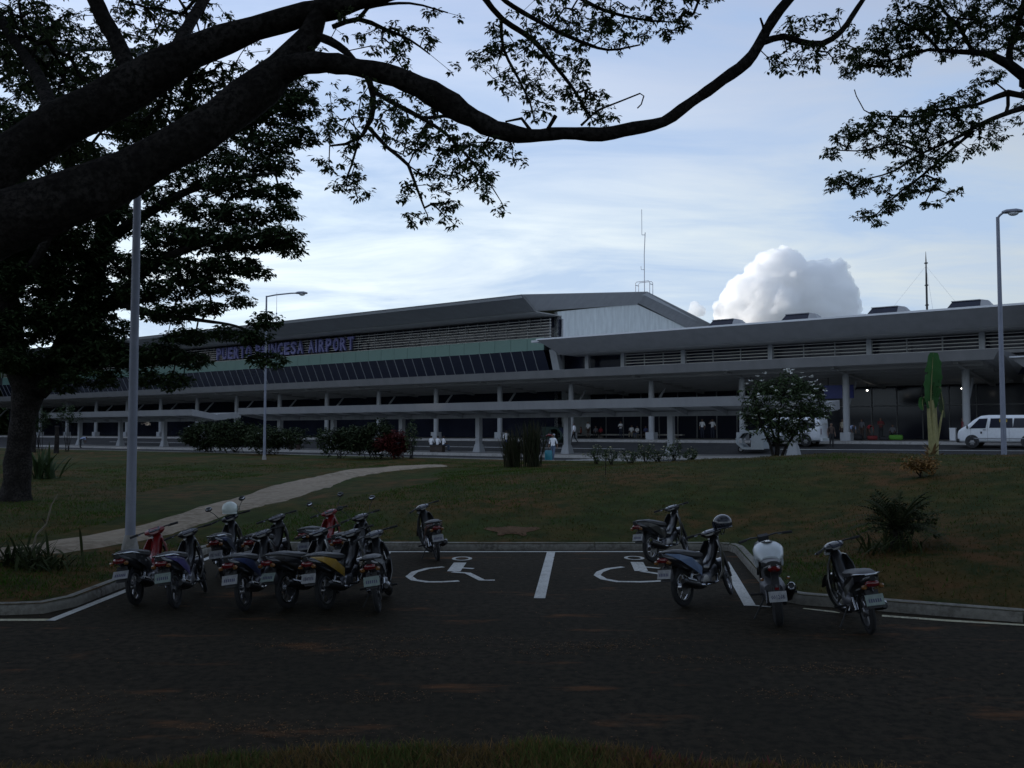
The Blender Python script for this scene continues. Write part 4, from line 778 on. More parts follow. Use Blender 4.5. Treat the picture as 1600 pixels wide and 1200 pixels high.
b2 = [(450, 135, 46, 22, YT + .5, 1.0, 1.0), (470, 165, 32, 20, YT + .5, .8, 1.0), (430, 180, 46, 22, YT + .8, 1, 1.1), (470, 210, 28, 18, YT, .8, .9), (420, 225, 48, 18, YT, 1, 1.0), (370, 200, 45, 24, YT + 1, 1, .9), (440, 258, 32, 14, YT - .5, .8, .9), (390, 255, 44, 16, YT - .5, 1, .9), (330, 240, 44, 22, YT + 1, 1, .9), (300, 200, 44, 26, YT + 2, 1, .9),
      (430, 300, 36, 16, YT - 1, .8, 1.0), (370, 290, 50, 20, YT - .6, 1, 1.0), (310, 280, 48, 20, YT, 1, 1.0), (260, 310, 40, 22, YT + .5, 1, .8), (225, 345, 22, 22, YT + .5, 1, .8), (440, 330, 28, 12, YT - 1.4, .8, 1.1), (380, 335, 50, 18, YT - 1, 1, 1.1), (320, 330, 44, 20, YT - .6, 1, .9), (440, 368, 34, 18, YT - 2.2, .8, 1.2), (390, 375, 46, 20, YT - 2, 1, 1.3), (330, 375, 50, 20, YT - 1.4, 1, 1.1), (270, 370, 46, 24, YT - 1, 1, 1.2), (455, 392, 20, 10, YT - 2.2, .6, 1.1), (240, 410, 40, 22, YT - .8, 1, 1.1),
      (300, 420, 46, 18, YT - 1.5, 1, 1.1), (360, 412, 44, 14, YT - 2, .8, 1.2), (400, 425, 26, 10, YT - 2.2, .6, .9), (340, 445, 44, 14, YT - 1.8, .8, 1.0), (280, 450, 46, 18, YT - 1.4, 1, .9), (220, 455, 40, 22, YT - .8, 1, 1.1), (370, 470, 26, 10, YT - 2, .6, .8), (320, 480, 40, 12, YT - 1.8, .8, 1.0), (260, 490, 44, 16, YT - 1.2, .9, 1.2), (415, 500, 26, 14, YT - 2.2, .6, 1.0), (400, 525, 26, 14, YT - 2.2, .6, 1.1), (430, 560, 16, 12, YT - 2.2, .5, .9), (405, 560, 14, 14, YT - 2.2, .4, .7), (350, 520, 24, 12, YT - 2, .6, .8), (290, 525, 36, 14, YT - 1.4, .8, 1.1), (300, 560, 26, 14, YT - 1.3, .7, 1.0), (255, 550, 34, 20, YT - 1, .8, 1.1), (270, 595, 26, 16, YT - 1.2, .6, .8), (230, 590, 26, 14, YT - 1, .6, .9), (200, 560, 40, 20, YT - .6, 1, 1.2),
      (180, 410, 40, 24, YT, 1.2, 1.2), (170, 460, 40, 26, YT, 1.2, 1.3), (130, 380, 46, 34, YT - .5, 1.4, 1.3), (110, 430, 50, 34, YT - .5, 1.4, 1.4), (60, 380, 60, 36, YT - 1, 1.5, 1.4), (40, 440, 60, 36, YT - 1, 1.5, 1.5), (0, 400, 60, 50, YT - 1, 1.6, 1.5), (100, 490, 60, 30, YT - .6, 1.4, 1.5), (30, 510, 60, 32, YT - 1, 1.4, 1.4), (150, 510, 50, 26, YT - .4, 1.2, 1.4), (120, 560, 50, 24, YT - .5, 1.2, 1.3), (170, 545, 40, 22, YT - .5, 1, 1.3), (30, 560, 40, 24, YT - 1.4, 1.2, 1.2), (150, 590, 40, 16, YT - .8, 1, .9), (100, 600, 30, 14, YT - .8, .8, .8), (180, 340, 36, 30, YT + 1, 1.2, .9), (120, 320, 50, 30, YT - 1, 1.3, 1.1), (60, 310, 60, 30, YT - 1, 1.4, 1.2), (0, 300, 60, 40, YT - 1.5, 1.5, 1.2), (-80, 380, 80, 90, YT - 1.5, 2, 1.0), (-90, 500, 60, 50, YT - 1.5, 1.5, 1), (230, 250, 40, 26, YT + 2, 1.2, .8), (160, 260, 60, 30, YT + 1, 1.3, .8), (60, 220, 80, 40, YT - 1, 1.5, .8), (-40, 200, 80, 60, YT - 1, 1.5, .8), (200, 180, 60, 30, YT + 2, 1.3, .7), (100, 130, 90, 40, YT + 1, 1.5, .6), (20, 60, 90, 50, YT, 1.5, .6), (240, 100, 70, 30, YT + 2, 1.3, .6)]
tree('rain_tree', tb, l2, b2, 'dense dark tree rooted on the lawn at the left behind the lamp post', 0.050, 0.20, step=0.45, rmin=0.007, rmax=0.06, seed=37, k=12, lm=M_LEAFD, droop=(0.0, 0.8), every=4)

# ---- tree belt added out of view at the left to block the low sun
WV, WT = [], MB(); gq = np.random.default_rng(50)
for row in (0, 1):
    for i in range(22):
        X = -113 - 13 * row + gq.normal(0, 1.5); Y = -5 + 10.8 * i + 5 * row + gq.normal(0, 1.5); H = gq.uniform(19, 24); rough_limb(WT, [(X, Y, -0.4, .5), (X + .2, Y, 2, .4), (X, Y + .2, H * .7, .2)], 7, .08, i)
        n = 520; q = gq.normal(0, 1, (n, 3)); q /= np.linalg.norm(q, axis=1, keepdims=True); q *= gq.uniform(.2, 1, (n, 1)) ** .45; A = np.array([X, Y, H * .52]) + q * np.array([7.5, 7.5, H * .5]); WV.append(sprigs(A, 2.2, 8, (0, .9), 80 + i + 40 * row, wide=.55))
wd = thing('wood', (-115, 100, -0.3), 0, 'unseen dark wood added at the left to block the low sun', 'wood'); wd['kind'] = 'stuff'
WT.build('screen_trunks', M_BARK, wd, sm=True, world=True); WV = np.concatenate(WV); np_mesh('screen_crowns', WV, quads(len(WV) // 4), M_LEAFD, wd)

# ================================================================== shrubs and small plants
def frond_leaf(g, base, d, L, w, sag, n=5):     # a bent strap leaf as a strip of quads
    d = Vector(d).normalized(); side = d.cross(Vector((0, 0, 1)));
    if side.length < .05: side = Vector((1, 0, 0))
    side.normalize(); P = Vector(base); o = []
    for i in range(n + 1):
        t = i / n; ww = w * (math.sin(math.pi * min(1, .12 + t * .88)) ** .7) * (1 if i < n else .05); o.append((P - side * ww / 2, P + side * ww / 2)); P = P + d * (L / n); d = (d + Vector((0, 0, -sag / n))).normalized()
    return o
def strap_mesh(leaves):
    V, F = [], []
    for o in leaves:
        b = len(V)
        for l, r in o: V += [tuple(l), tuple(r)]
        F += [(b + 2 * i, b + 2 * i + 1, b + 2 * i + 3, b + 2 * i + 2) for i in range(len(o) - 1)]
    return np.array(V), np.array(F)
def bush(name, base, rx, ry, H, label, m, leaf=0.12, n=260, cat='shrub', seed=1, flowers=None, stems=7, group=None, z0=0.25, k=7, wide=.5):
    g = np.random.default_rng(seed); t = thing(name, base, 0, label, cat, group); base = Vector(base); q = g.normal(0, 1, (n, 3)); q /= np.linalg.norm(q, axis=1, keepdims=True); q *= g.uniform(.2, 1, (n, 1)) ** .4
    lum = 1 + .25 * np.sin(q[:, :1] * 5 + seed) + .2 * np.sin(q[:, 1:2] * 7)
    P = np.array(base) + np.array([0, 0, H * (.5 + z0 / 2)]) + q * lum * np.array([rx, ry, H * (.5 - z0 / 4)]); P[:, 2] = np.maximum(P[:, 2], base.z + .06)
    st = MB()
    for i in range(stems):
        e = P[g.integers(n)]; st.tube([base + Vector((g.normal(0, rx * .15), g.normal(0, ry * .15), -.05)), base.lerp(Vector(e), .5) + Vector((g.normal(0, .05), 0, H * .1)), Vector(e)], [.022, .016, .006], 5)
    st.build('stems', M_BARK, t, sm=True, world=True)
    V = sprigs(P, leaf, k, (-.5, .9), seed + 2, wide=wide); np_mesh('foliage', V, quads(len(V) // 4), m, t)
    if flowers:
        fm, fn, fs = flowers; up = P[P[:, 2] > base.z + H * .35]; F0 = up[g.integers(len(up), size=fn)] + g.normal(0, .06, (fn, 3)) + np.array([0, -.05, .06]); V = sprigs(F0, fs, 5, (-.6, .3), seed + 4, jit=.0, wide=.75); f = np_mesh('blossoms', V, quads(len(V) // 4), fm, t); f['kind'] = 'stuff'
    return t
M_WFLOW = leaf_mat('white_blossom', (0.62, 0.62, 0.56), (0.78, 0.78, 0.74), .2); M_PFLOW = leaf_mat('pale_yellow_blossom', (0.42, 0.40, 0.20), (0.55, 0.5, 0.32), .2)
M_REDF = leaf_mat('red_croton', (0.055, 0.012, 0.012), (0.11, 0.02, 0.016), .15); M_PURP = leaf_mat('purple_strap', (0.10, 0.030, 0.034), (0.19, 0.06, 0.05), .15)
M_HEDGE = leaf_mat('hedge_leaf', (0.020, 0.030, 0.014), (0.042, 0.058, 0.024), .1, .8); M_BUSH = leaf_mat('bush_leaf', (0.030, 0.045, 0.02), (0.06, 0.085, 0.032), .15); M_REED = leaf_mat('reed', (0.018, 0.024, 0.011), (0.045, 0.042, 0.024), .1, .8); M_BROWN = leaf_mat('brown_shrub', (0.16, 0.085, 0.03), (0.30, 0.17, 0.06), .15)
def lw(px, Y, s=None):      # on the lawn (or lane verge) under an image column at distance Y
    p = at(px, 700, Y); p.z = float(z_lawn(p.x, p.y)); return p
bush('hedge_shrub', lw(322, 72), 2.3, 1.2, 2.05, 'dark rounded shrub left of the slim lamp post', M_HEDGE, .30, 900, seed=2, flowers=(M_WFLOW, 6, .1))
bush('hedge_shrub', lw(372, 70), 2.4, 1.2, 2.2, 'dark shrub just left of the slim lamp post foot', M_HEDGE, .30, 900, seed=3)
bush('hedge_shrub', lw(428, 66), 2.0, 1.1, 1.8, 'loose shrub with white flecks right of the slim lamp post', M_HEDGE, .27, 700, seed=4, flowers=(M_WFLOW, 8, .1))
bush('flowering_shrub', lw(538, 58), 1.5, .9, 1.8, 'green shrub at the left end of the red-leaved hedge', M_HEDGE, .25, 640, seed=5, flowers=(M_PFLOW, 10, .08))
bush('flowering_shrub', lw(580, 57), 1.5, .9, 2.1, 'taller green shrub between the path and the red hedge', M_HEDGE, .25, 680, seed=6, flowers=(M_PFLOW, 14, .08))
bush('croton_hedge', lw(617, 56), 1.05, .7, 1.55, 'dark red croton shrub beside the path end', M_REDF, .2, 800, seed=7, k=8)
bush('flowering_shrub', lw(643, 55), .55, .5, 2.0, 'thin pale-stemmed shrub right of the red croton', M_BUSH, .18, 90, seed=8, flowers=(M_PFLOW, 8, .08))
for i, (px, Y, w, h, lab) in enumerate([(932, 45, .5, .85, 'rose bush nearest the zebra crossing'), (955, 44, .5, .75, 'rose bush second along the lawn edge from the crossing'), (985, 43.5, .55, .6, 'low spreading rose bush left of the bare pedestal'), (1008, 43, .4, .9, 'rose bush in front of the bench group'), (1028, 42.6, .5, .55, 'lowest rose bush in the flower row'), (1052, 42.3, .45, .95, 'upright rose bush beside the flared column foot'), (1078, 42, .4, .6, 'rose bush at the right end of the flower row')]):
    bush('rose_bush', lw(px, Y), w, .4, h, lab, M_BUSH, .11, 110, seed=20 + i, flowers=(M_PFLOW, 12, .07), group='rose bushes along the lawn edge', k=6)
def clump(name, base, n, H, spread, label, m, w=.03, seed=1, cat='grass clump', sag=.7, lean=(.03, .34)):
    g = np.random.default_rng(seed); t = thing(name, base, 0, label, cat); L = []
    for i in range(n):
        a = g.uniform(0, 6.28); le = g.uniform(*lean); b = Vector(base) + Vector((g.normal(0, spread), g.normal(0, spread), -.03)); L.append(frond_leaf(g, b, (math.cos(a) * le, math.sin(a) * le, 1), H * g.uniform(.55, 1.05), w, sag * g.uniform(.3, 1)))
    V, F = strap_mesh(L); stuff(np_mesh('blades', V, F, m, t)); return t
clump('reed_clump', lw(800, 44.5), 170, 1.95, .17, 'left and shorter of two dark reed clumps by the crossing', M_REED, .05, 31)
clump('reed_clump', lw(832, 44.2), 230, 2.35, .2, 'right and taller of two dark reed clumps by the crossing', M_REED, .05, 32)
M_FRAN = leaf_mat('frangipani_leaf', (0.038, 0.060, 0.026), (0.075, 0.105, 0.045), .2)
# frangipani in bloom
fb = lw(1213, 41.5); fr = thing('frangipani_tree', fb, 0, 'small frangipani tree dotted with white blossoms before the right carriageway', 'tree'); gf = np.random.default_rng(60); nodes = []
for i, (dx, tx, H) in enumerate([(-.25, -1.0, 2.6), (.1, .2, 3.0), (.45, 1.3, 2.7), (.0, -.3, 2.2)]):
    L = [(fb.x + dx * .3, fb.y + .1 * i, fb.z - .1, .07), (fb.x + dx, fb.y, fb.z + .7, .06), (fb.x + (dx + tx) / 2, fb.y + gf.normal(0, .2), fb.z + 1.5, .05), (fb.x + tx, fb.y + gf.normal(0, .3), fb.z + H, .025)]
    mb = MB(); P = rough_limb(mb, L, 8, .06, i); mb.build('trunk' if i == 1 else 'limb', M_BARK, fr, sm=True, world=True); nodes.append(P[len(P) // 3:])
n = 560; q = gf.normal(0, 1, (n, 3)); q /= np.linalg.norm(q, axis=1, keepdims=True); q *= gf.uniform(.1, 1, (n, 1)) ** .4; A = np.array([fb.x + .35, fb.y, fb.z + 2.45]) + q * np.array([2.05, 1.3, 1.6])
V, F, _ = twigs(np.concatenate(nodes), A, .2, .007, .03, 61); stuff(np_mesh('twigs', V, F, M_BARK, fr)); V = sprigs(A, .28, 8, (-.4, .9), 62, wide=.36); np_mesh('crown', V, quads(len(V) // 4), M_FRAN, fr)
qs = gf.normal(0, 1, (400, 3)); qs /= np.linalg.norm(qs, axis=1, keepdims=True); qs = qs[(qs[:, 2] > -.55) & (qs[:, 1] < .35)][:64]; up = np.array([fb.x + .35, fb.y, fb.z + 2.5]) + qs * np.array([2.05, 1.35, 1.62]); V = sprigs(up, .14, 6, (-.7, .1), 63, jit=0, wide=.8); o = np_mesh('blossoms', V, quads(len(V) // 4), M_WFLOW, fr); o['kind'] = 'stuff'
# banana plant
bb = lw(1459, 38.5); bn = thing('banana_plant', bb, 0, 'yellow-stemmed banana plant with one tall upright leaf', 'plant'); gb = np.random.default_rng(70)
M_STALK = mat('banana_stalk', (0.17, 0.16, 0.06), .7, col2=(0.30, 0.27, 0.11), scale=3); M_BLEAF = leaf_mat('banana_leaf', (0.035, 0.10, 0.03), (0.045, 0.12, 0.035), .3); M_HUSK = leaf_mat('dry_husk', (0.14, 0.09, 0.04), (0.24, 0.16, 0.08), .15)
for i, (x0, x1, h, r) in enumerate([(-.12, -.22, 3.0, .09), (.02, -.02, 3.3, .11), (.12, .12, 2.7, .09), (.2, .45, 2.2, .06)]):
    MB().tube([bb + Vector((x0 * .6, .03 * i, -.1)), bb + Vector((x0, .03 * i, 1.0)), bb + Vector((x1, .03 * i, h))], [r * 1.5, r * 1.1, r * .5], 8).build('stalk', M_STALK, bn, sm=True, world=True)
def big_leaf(base, pts, W, name='leaf', twist=0.0, m=M_BLEAF):
    """midrib polyline with a cut, waved blade on both sides"""
    P = catmull([Vector(p) for p in pts], .08); n = len(P); V, F = [], []
    for i, p in enumerate(P):
        t = i / (n - 1); d = Vector(P[min(i + 1, n - 1)] - P[max(i - 1, 0)]).normalized(); sd = Vector((math.cos(twist), math.sin(twist), 0)); w = W * (math.sin(math.pi * (.05 + .90 * t)) ** .42) * (1 + .05 * math.sin(i * 1.7)); nn = d.cross(sd)
        for k in (-1, -.5, 0, .5, 1): V.append(tuple(Vector(p) + sd * (w * k) + nn * (-.25 * w * abs(k) + .03 * math.sin(i * .9 + k * 3)) - d * (.12 * w * abs(k)) + Vector(base)))
    for i in range(n - 1):
        for k in range(4):
            if (k in (0, 3)) and (i * 7 + k) % 23 == 4: continue
            a = i * 5 + k; F.append((a, a + 1, a + 6, a + 5))
    lf_ = np_mesh(name, np.array(V), np.array(F), m, bn, sm=True); MB().tube([Vector(p) + Vector(base) - Vector((0, .02, 0)) for p in P], [.028 * (1 - .8 * i / (n - 1)) for i in range(n)], 6).build('midrib', M_STALK, lf_, sm=True, world=False).data.transform(root_mat(bn).inverted()); return lf_
big_leaf(bb, [(-.1, 0, 2.3), (-.09, -.05, 3.0), (-.05, -.10, 3.8), (.02, -.10, 4.6)], .42, twist=.25)
big_leaf(bb, [(.02, .05, 2.7), (.08, .1, 3.4), (.16, .2, 3.9), (.26, .3, 4.2)], .24, twist=-.5)
big_leaf(bb, [(.05, .1, 2.7), (.2, .1, 3.4), (.35, .12, 3.2), (.5, .15, 2.4), (.52, .15, 1.9)], .30, twist=.7, m=M_BUSH)
big_leaf(bb, [(-.2, .05, 2.4), (-.36, 0, 2.75), (-.46, -.05, 2.55), (-.42, -.05, 2.2)], .2, twist=.5)
L = [frond_leaf(gb, bb + Vector((gb.normal(0, .14), gb.normal(0, .1), 0)), (gb.normal(0, .3), gb.normal(0, .3), .8), gb.uniform(.5, 1.1), .12, 1.4) for _ in range(26)]; V, F = strap_mesh(L); np_mesh('husk', V, F, M_HUSK, bn)
# cycad on the lawn, brown shrub, left-hand plants
M_CYC = leaf_mat('cycad_leaf', (0.022, 0.032, 0.012), (0.048, 0.058, 0.024), .1, .9)
def cycad(base, label, R0=.95, nf=26, seed=5, trunk=.45, m=M_LEAFD):
    g = np.random.default_rng(seed); t = thing('cycad_palm', base, 0, label, 'plant'); base = Vector(base); MB().tube([base - Vector((0, 0, .1)), base + Vector((0, 0, trunk))], [.13, .1], 8).build('trunk', M_BARK, t, sm=True, world=True)
    for i in range(nf):
        a = i * 2.4 + g.normal(0, .15); e = g.uniform(.1, 1.25); d = Vector((math.cos(a) * math.cos(e), math.sin(a) * math.cos(e), math.sin(e))); L = []; P = base + Vector((0, 0, trunk)); dd = d.copy()
        for k in range(15):
            P2 = P + dd * (R0 / 14); sd = dd.cross(Vector((0, 0, 1)));
            if sd.length > .01: sd.normalize()
            ll = R0 * .26 * math.sin(math.pi * (.15 + .8 * k / 15))
            for s_ in (-1, 1): L.append(frond_leaf(g, P2, sd * s_ + dd * .5 + Vector((0, 0, .25)), ll, .034, .4, 2))
            L.append([(P - sd * .008, P + sd * .008), (P2 - sd * .008, P2 + sd * .008)]); P = P2; dd = (dd + Vector((0, 0, -.07))).normalized()
        V, F = strap_mesh(L); np_mesh('frond', V, F, m, t)
    return t
cycad(lawn_pt(1402, 856), 'dark cycad growing on the lawn at the right', .78, 40, 5, .3, M_CYC)
bush('dark_shrub', lawn_pt(1408, 852), .55, .45, .8, 'dim leafy shrub mingling with the cycad on the lawn', M_CYC, .13, 130, seed=48)
clump('strap_plant', lawn_pt(1385, 862), 70, .5, .32, 'low strap-leaved plants at the foot of the cycad', M_CYC, .035, 41, 'plant', 1.2, (.3, 1.3))
bush('brown_shrub', lawn_pt(1441, 745), .42, .3, .5, 'small withered brown shrub on the right of the lawn', M_BROWN, .12, 120, seed=44, stems=4)
clump('strap_plant', lawn_pt(28, 880), 110, .6, .32, 'strap-leaved plant at the left edge beside the path', M_CYC, .05, 42, 'plant', 1.3, (.2, 1.2))
clump('strap_plant', lawn_pt(62, 888), 80, .38, .25, 'smaller strap-leaved plant in front of the bare stick', M_CYC, .04, 43, 'plant', 1.3, (.3, 1.3))
sb = lawn_pt(45, 878); st = thing('bare_stick', sb, 0, 'pale bent bare stick rising from the plants at the left', 'branch')
MB().tube([sb, sb + Vector((.12, 0, .45)), sb + Vector((.28, 0, .62)), sb + Vector((.36, 0, .95)), sb + Vector((.46, 0, 1.12))], [.018, .016, .016, .013, .006], 6).build('stem', mat('pale_bark', (.20, .17, .13), .9), st, sm=True, world=True); MB().tube([sb + Vector((.28, 0, .62)), sb + Vector((.2, .02, .72))], .009, 5).build('twig', M_BARK, st, world=True)
clump('strap_plant', lawn_pt(66, 748), 60, 1.6, .25, 'dark leafy sapling against the trunk of the left tree', M_LEAFD, .1, 45, 'plant', 1.4, (.15, .8))
for i, (px, Y, h, lab) in enumerate([(52, 74, 1.9, 'leaning dark garden post nearest the left tree trunk'), (88, 73, 2.1, 'upright dark garden post left of the bending man')]):
    p = lw(px, Y); o = thing('wooden_post', p, 0, lab, 'post'); MB().tube([(0, 0, -.1), (.03, 0, h * .5), (0.02, 0, h)], [.2, .17, .15], 8).build('post', M_BARK, o, sm=True); MB().ball((0.02, 0, h), (.2, .2, .07)).build('cap', M_BARK, o, sm=True)
bush('young_tree', lw(62, 75), 1.1, .9, 3.0, 'thin young tree behind the garden posts at the left', M_LEAFD, .22, 150, 'tree', 46, z0=.8)
bush('young_tree', lw(105, 76), .9, .9, 3.2, 'slight young tree left of the bending man', M_LEAFD, .22, 110, 'tree', 47, z0=.9)
# sapling stake on the lawn
p = lawn_pt(946, 742); o = thing('sapling', p, 0, 'single spindly sapling on the lawn before the rose bushes', 'plant'); MB().tube([(0, 0, -.05), (.01, 0, .35), (0, .01, .7)], [.012, .01, .005], 5).build('stem', M_BARK, o); A = np.array([(g_[0] * .12, g_[1] * .1, .45 + abs(g_[2]) * .14) for g_ in np.random.default_rng(3).normal(0, 1, (16, 3))]); V = sprigs(A, .09, 5, (-.3, .8), 9); lf = bpy.data.meshes.new('leaves'); lf.from_pydata([tuple(v) for v in V], [], [tuple(f) for f in quads(len(V) // 4)]); lf.materials.append(M_BUSH); link('leaves', lf, o)

# ================================================================== grass
def blades(P, H, w, seed, lean=.5):
    g = np.random.default_rng(seed); n = len(P); a = g.uniform(0, 6.28, n); h = H * g.uniform(.5, 1.3, n); le = g.normal(0, lean, (n, 2)) * h[:, None]; sd = np.stack([np.cos(a), np.sin(a), 0 * a], 1) * (w * g.uniform(.6, 1.3, n))[:, None]
    T_ = P + np.column_stack([le, h]); return np.stack([P - sd, P + sd, T_], 1).reshape(-1, 3)
def lawn_grass(n, xr, yr, H, w, m, seed, name, label, patch=None, edge=None):
    g = np.random.default_rng(seed); X = g.uniform(*xr, n); Y = yr[0] + (yr[1] - yr[0]) * g.uniform(0, 1, n) ** 1.35
    s, D = sD(X, Y); dk = dist_poly(X, Y, KERB); k = inside_poly(X, Y, lawn_poly) & (D < LANE0 - .6) & (dk > .2) & (np.abs(X) < Y * .62 + 2)
    dp = np.full(n, 9.0)
    for (x, y), w_ in zip(PATH_XY, PATH_W): dp = np.minimum(dp, np.hypot(X - x, Y - y) - w_ * 1.0)
    k &= dp > .03
    if patch is not None: k &= patch(X, Y, g)
    X, Y = X[k], Y[k]; P = np.column_stack([X, Y, z_lawn(X, Y) - .01]); V = blades(P, H, w, seed + 1); o = np_mesh(name, V, np.arange(len(V)).reshape(-1, 3), m); o['kind'] = 'stuff'; o['label'] = label; o['category'] = 'grass'; return o
pn = lambda X, Y: np.sin(X * .45 + 1.7 * np.sin(Y * .21)) * np.cos(Y * .33 + np.sin(X * .3)) + .5 * np.sin(X * 1.3 + Y * .9)
lawn_grass(240000, (-34, 24), (12.5, 52), .055, .010, M_GRASS, 90, 'dry_lawn_grass', 'short dry mixed grass over the whole lawn')
gpatch = lambda X, Y, g: (pn(X, Y) + 1.3 * np.exp(-((X + 7) / 6.5) ** 2) - .25 * (X > 2) + g.normal(0, .35, len(X))) > .7
lawn_grass(260000, (-34, 24), (12.5, 50), .07, .011, M_GREEN, 92, 'green_lawn_grass', 'greener grass patches on the lawn', gpatch)
gv = np.random.default_rng(95); n = 26000; X = gv.uniform(-6, 6, n); e = verge_edge(X); Y = e - np.abs(gv.normal(0, .75, n)) + .03; P = np.column_stack([X, Y, z_verge(X, Y)]); V = blades(P, .075, .006, 96, .6); o = np_mesh('verge_grass', V, np.arange(len(V)).reshape(-1, 3), M_VERGE); o['kind'] = 'stuff'; o['label'] = 'ragged grass along the near verge'; o['category'] = 'grass'
n = 7000; X = gv.uniform(-3.0, 1.0, n); X = X[np.sin(X * 5.1) + gv.normal(0, .5, n) > .1]; n = len(X); Y = verge_edge(X) - np.abs(gv.normal(0, .5, n)) + .02; V = blades(np.column_stack([X, Y, z_verge(X, Y)]), .085, .006, 97, .5); o = np_mesh('verge_green_grass', V, np.arange(len(V)).reshape(-1, 3), M_VGREEN); o['kind'] = 'stuff'; o['label'] = 'green grass tufts along the near verge'; o['category'] = 'grass'
# purple strap plants on the near verge
for i, (x, dy, lab) in enumerate([(.55, .12, 'leftmost purple strap tuft on the near verge'), (.95, .2, 'second purple tuft from the left on the near verge'), (1.3, .1, 'third purple tuft from the left on the near verge'), (1.62, .22, 'fourth purple tuft on the near verge'), (1.95, .14, 'fifth purple tuft on the near verge'), (2.3, .25, 'rightmost purple strap tuft on the near verge')]):
    y = float(verge_edge(x)) - dy; clump('purple_strap_plant', Vector((x, y, float(z_verge(x, y)))), 24, .14, .07, lab, M_PURP, .018, 100 + i, 'plant', .8, (.2, 1.1))['group'] = 'purple strap plants on the verge'
# fallen leaves and dirt on the asphalt
gl = np.random.default_rng(120); cl = [flat(x, y) for x, y in ((630, 1022), (590, 1090), (620, 1022), (110, 1115), (380, 1135), (330, 1090), (960, 1010), (1000, 1000), (870, 1020), (1070, 1030), (1270, 1045), (1350, 1050), (480, 1010), (160, 1090), (40, 1080), (900, 1010), (760, 1000), (640, 1000), (460, 1145), (100, 1140), (1240, 1085))]
P = []
for c in cl: k = gl.integers(40, 130); P.append(np.array(c) + np.column_stack([gl.normal(0, .32, k), gl.normal(0, .10, k), np.zeros(k)]))
k = 900; P.append(np.column_stack([gl.uniform(-7, 7, k), 7.3 + 12 * gl.uniform(0, 1, k) ** 1.2, np.zeros(k)])); k = 700; X = gl.uniform(-6, 6, k); P.append(np.column_stack([X, verge_edge(X) + np.abs(gl.normal(0, .3, k)), np.zeros(k)]))
P = np.concatenate(P); P[:, 2] = .008; P = P[~inside_poly(P[:, 0], P[:, 1], lawn_poly)]; V = sprigs(P, .024, 2, (-.15, .1), 121, wide=.55); V[:, 2] = np.maximum(V[:, 2], .003); o = np_mesh('fallen_leaves', V, quads(len(V) // 4), M_DRY); o['kind'] = 'stuff'; o['label'] = 'small brown fallen leaves scattered over the asphalt'; o['category'] = 'leaf litter'
bp_ = lawn_pt(800, 831); r_ = MB(); ring = [(bp_.x + (.5 + .16 * math.sin(a * 3) + .07 * math.sin(a * 7)) * math.cos(a), bp_.y + (.6 + .2 * math.cos(a * 2) + .1 * math.sin(a * 5)) * math.sin(a)) for a in np.linspace(0, 6.28, 28, endpoint=False)]; r_.add([(x, y, float(z_lawn(x, y)) + .012) for x, y in ring] + [(bp_.x, bp_.y, float(z_lawn(bp_.x, bp_.y)) + .04)], [(i, (i + 1) % 28, 28) for i in range(28)]); struct(r_.build('bare_earth', ground_mat('earth', [(.10, .058, .032), (.06, .036, .02), (.12, .07, .04)], [2, 9])), 'bare patch of orange earth in the lawn')
# ================================================================== motorcycles
def wheel_parts(o, x, r, w, seed, wire=False, name='wheel'):
    t = MB().torus((x, 0, r), r - w * .55, w * .55, n=30, m=8, sq=.85).build(name, M_RUBBER, o, sm=True)
    rm = MB().torus((x, 0, r), r - w * 1.25, w * .22, n=30, m=6, sq=1.5)
    rm.lathe([(.045, -.05), (.06, -.035), (.06, .035), (.045, .05)], (x, 0, r), 12, 'Y')
    if wire:
        for k in range(18):
            a = 2 * math.pi * k / 18; s_ = 1 if k % 2 else -1; rm.tube([(x + .05 * math.cos(a + .4 * s_), .03 * s_, r + .05 * math.sin(a + .4 * s_)), (x + (r - w * 1.25) * math.cos(a), 0, r + (r - w * 1.25) * math.sin(a))], .0035, 4)
    else:
        for k in range(5):
            a = 2 * math.pi * k / 5 + seed; rm.tube([(x + .05 * math.cos(a), 0, r + .05 * math.sin(a)), (x + (r - w * 1.25) * math.cos(a + .12), 0, r + (r - w * 1.25) * math.sin(a + .12))], [.02, .012], 6)
    rm.build('rim', M_CHROME if wire else M_RIM, t, sm=True)
    disc = MB().lathe([(.105, -.004), (.105, .004)], (x, -.055, r), 18, 'Y'); disc.build('brake_disc', M_RIM, t); return t
def mirror(o, y, x, z, hx, on):
    if not on: return
    s_ = 1 if y > 0 else -1
    st = MB().tube([(x, y * .55, z), (x + .02, y * .75, z + .13), (x - .01, y, z + .22)], .006, 6).build('mirror', M_BLACK, o, sm=True)
    h = MB().ball((x - .01, y, z + .25), (.022, .062, .042)); h.build('mirror_housing', M_BLACK, st, sm=True)
    MB().lathe([(.038, -.026), (.038, -.024)], (x, y, z + .25), 14, 'X').move(Matrix.Translation((x, y, z + .25)) @ Matrix.Rotation(R(38), 4, 'Y') @ Matrix.Diagonal((1, 1.35, .95, 1)) @ Matrix.Translation((-x, -y, -(z + .25)))).build('mirror_glass', M_MIRR, st)
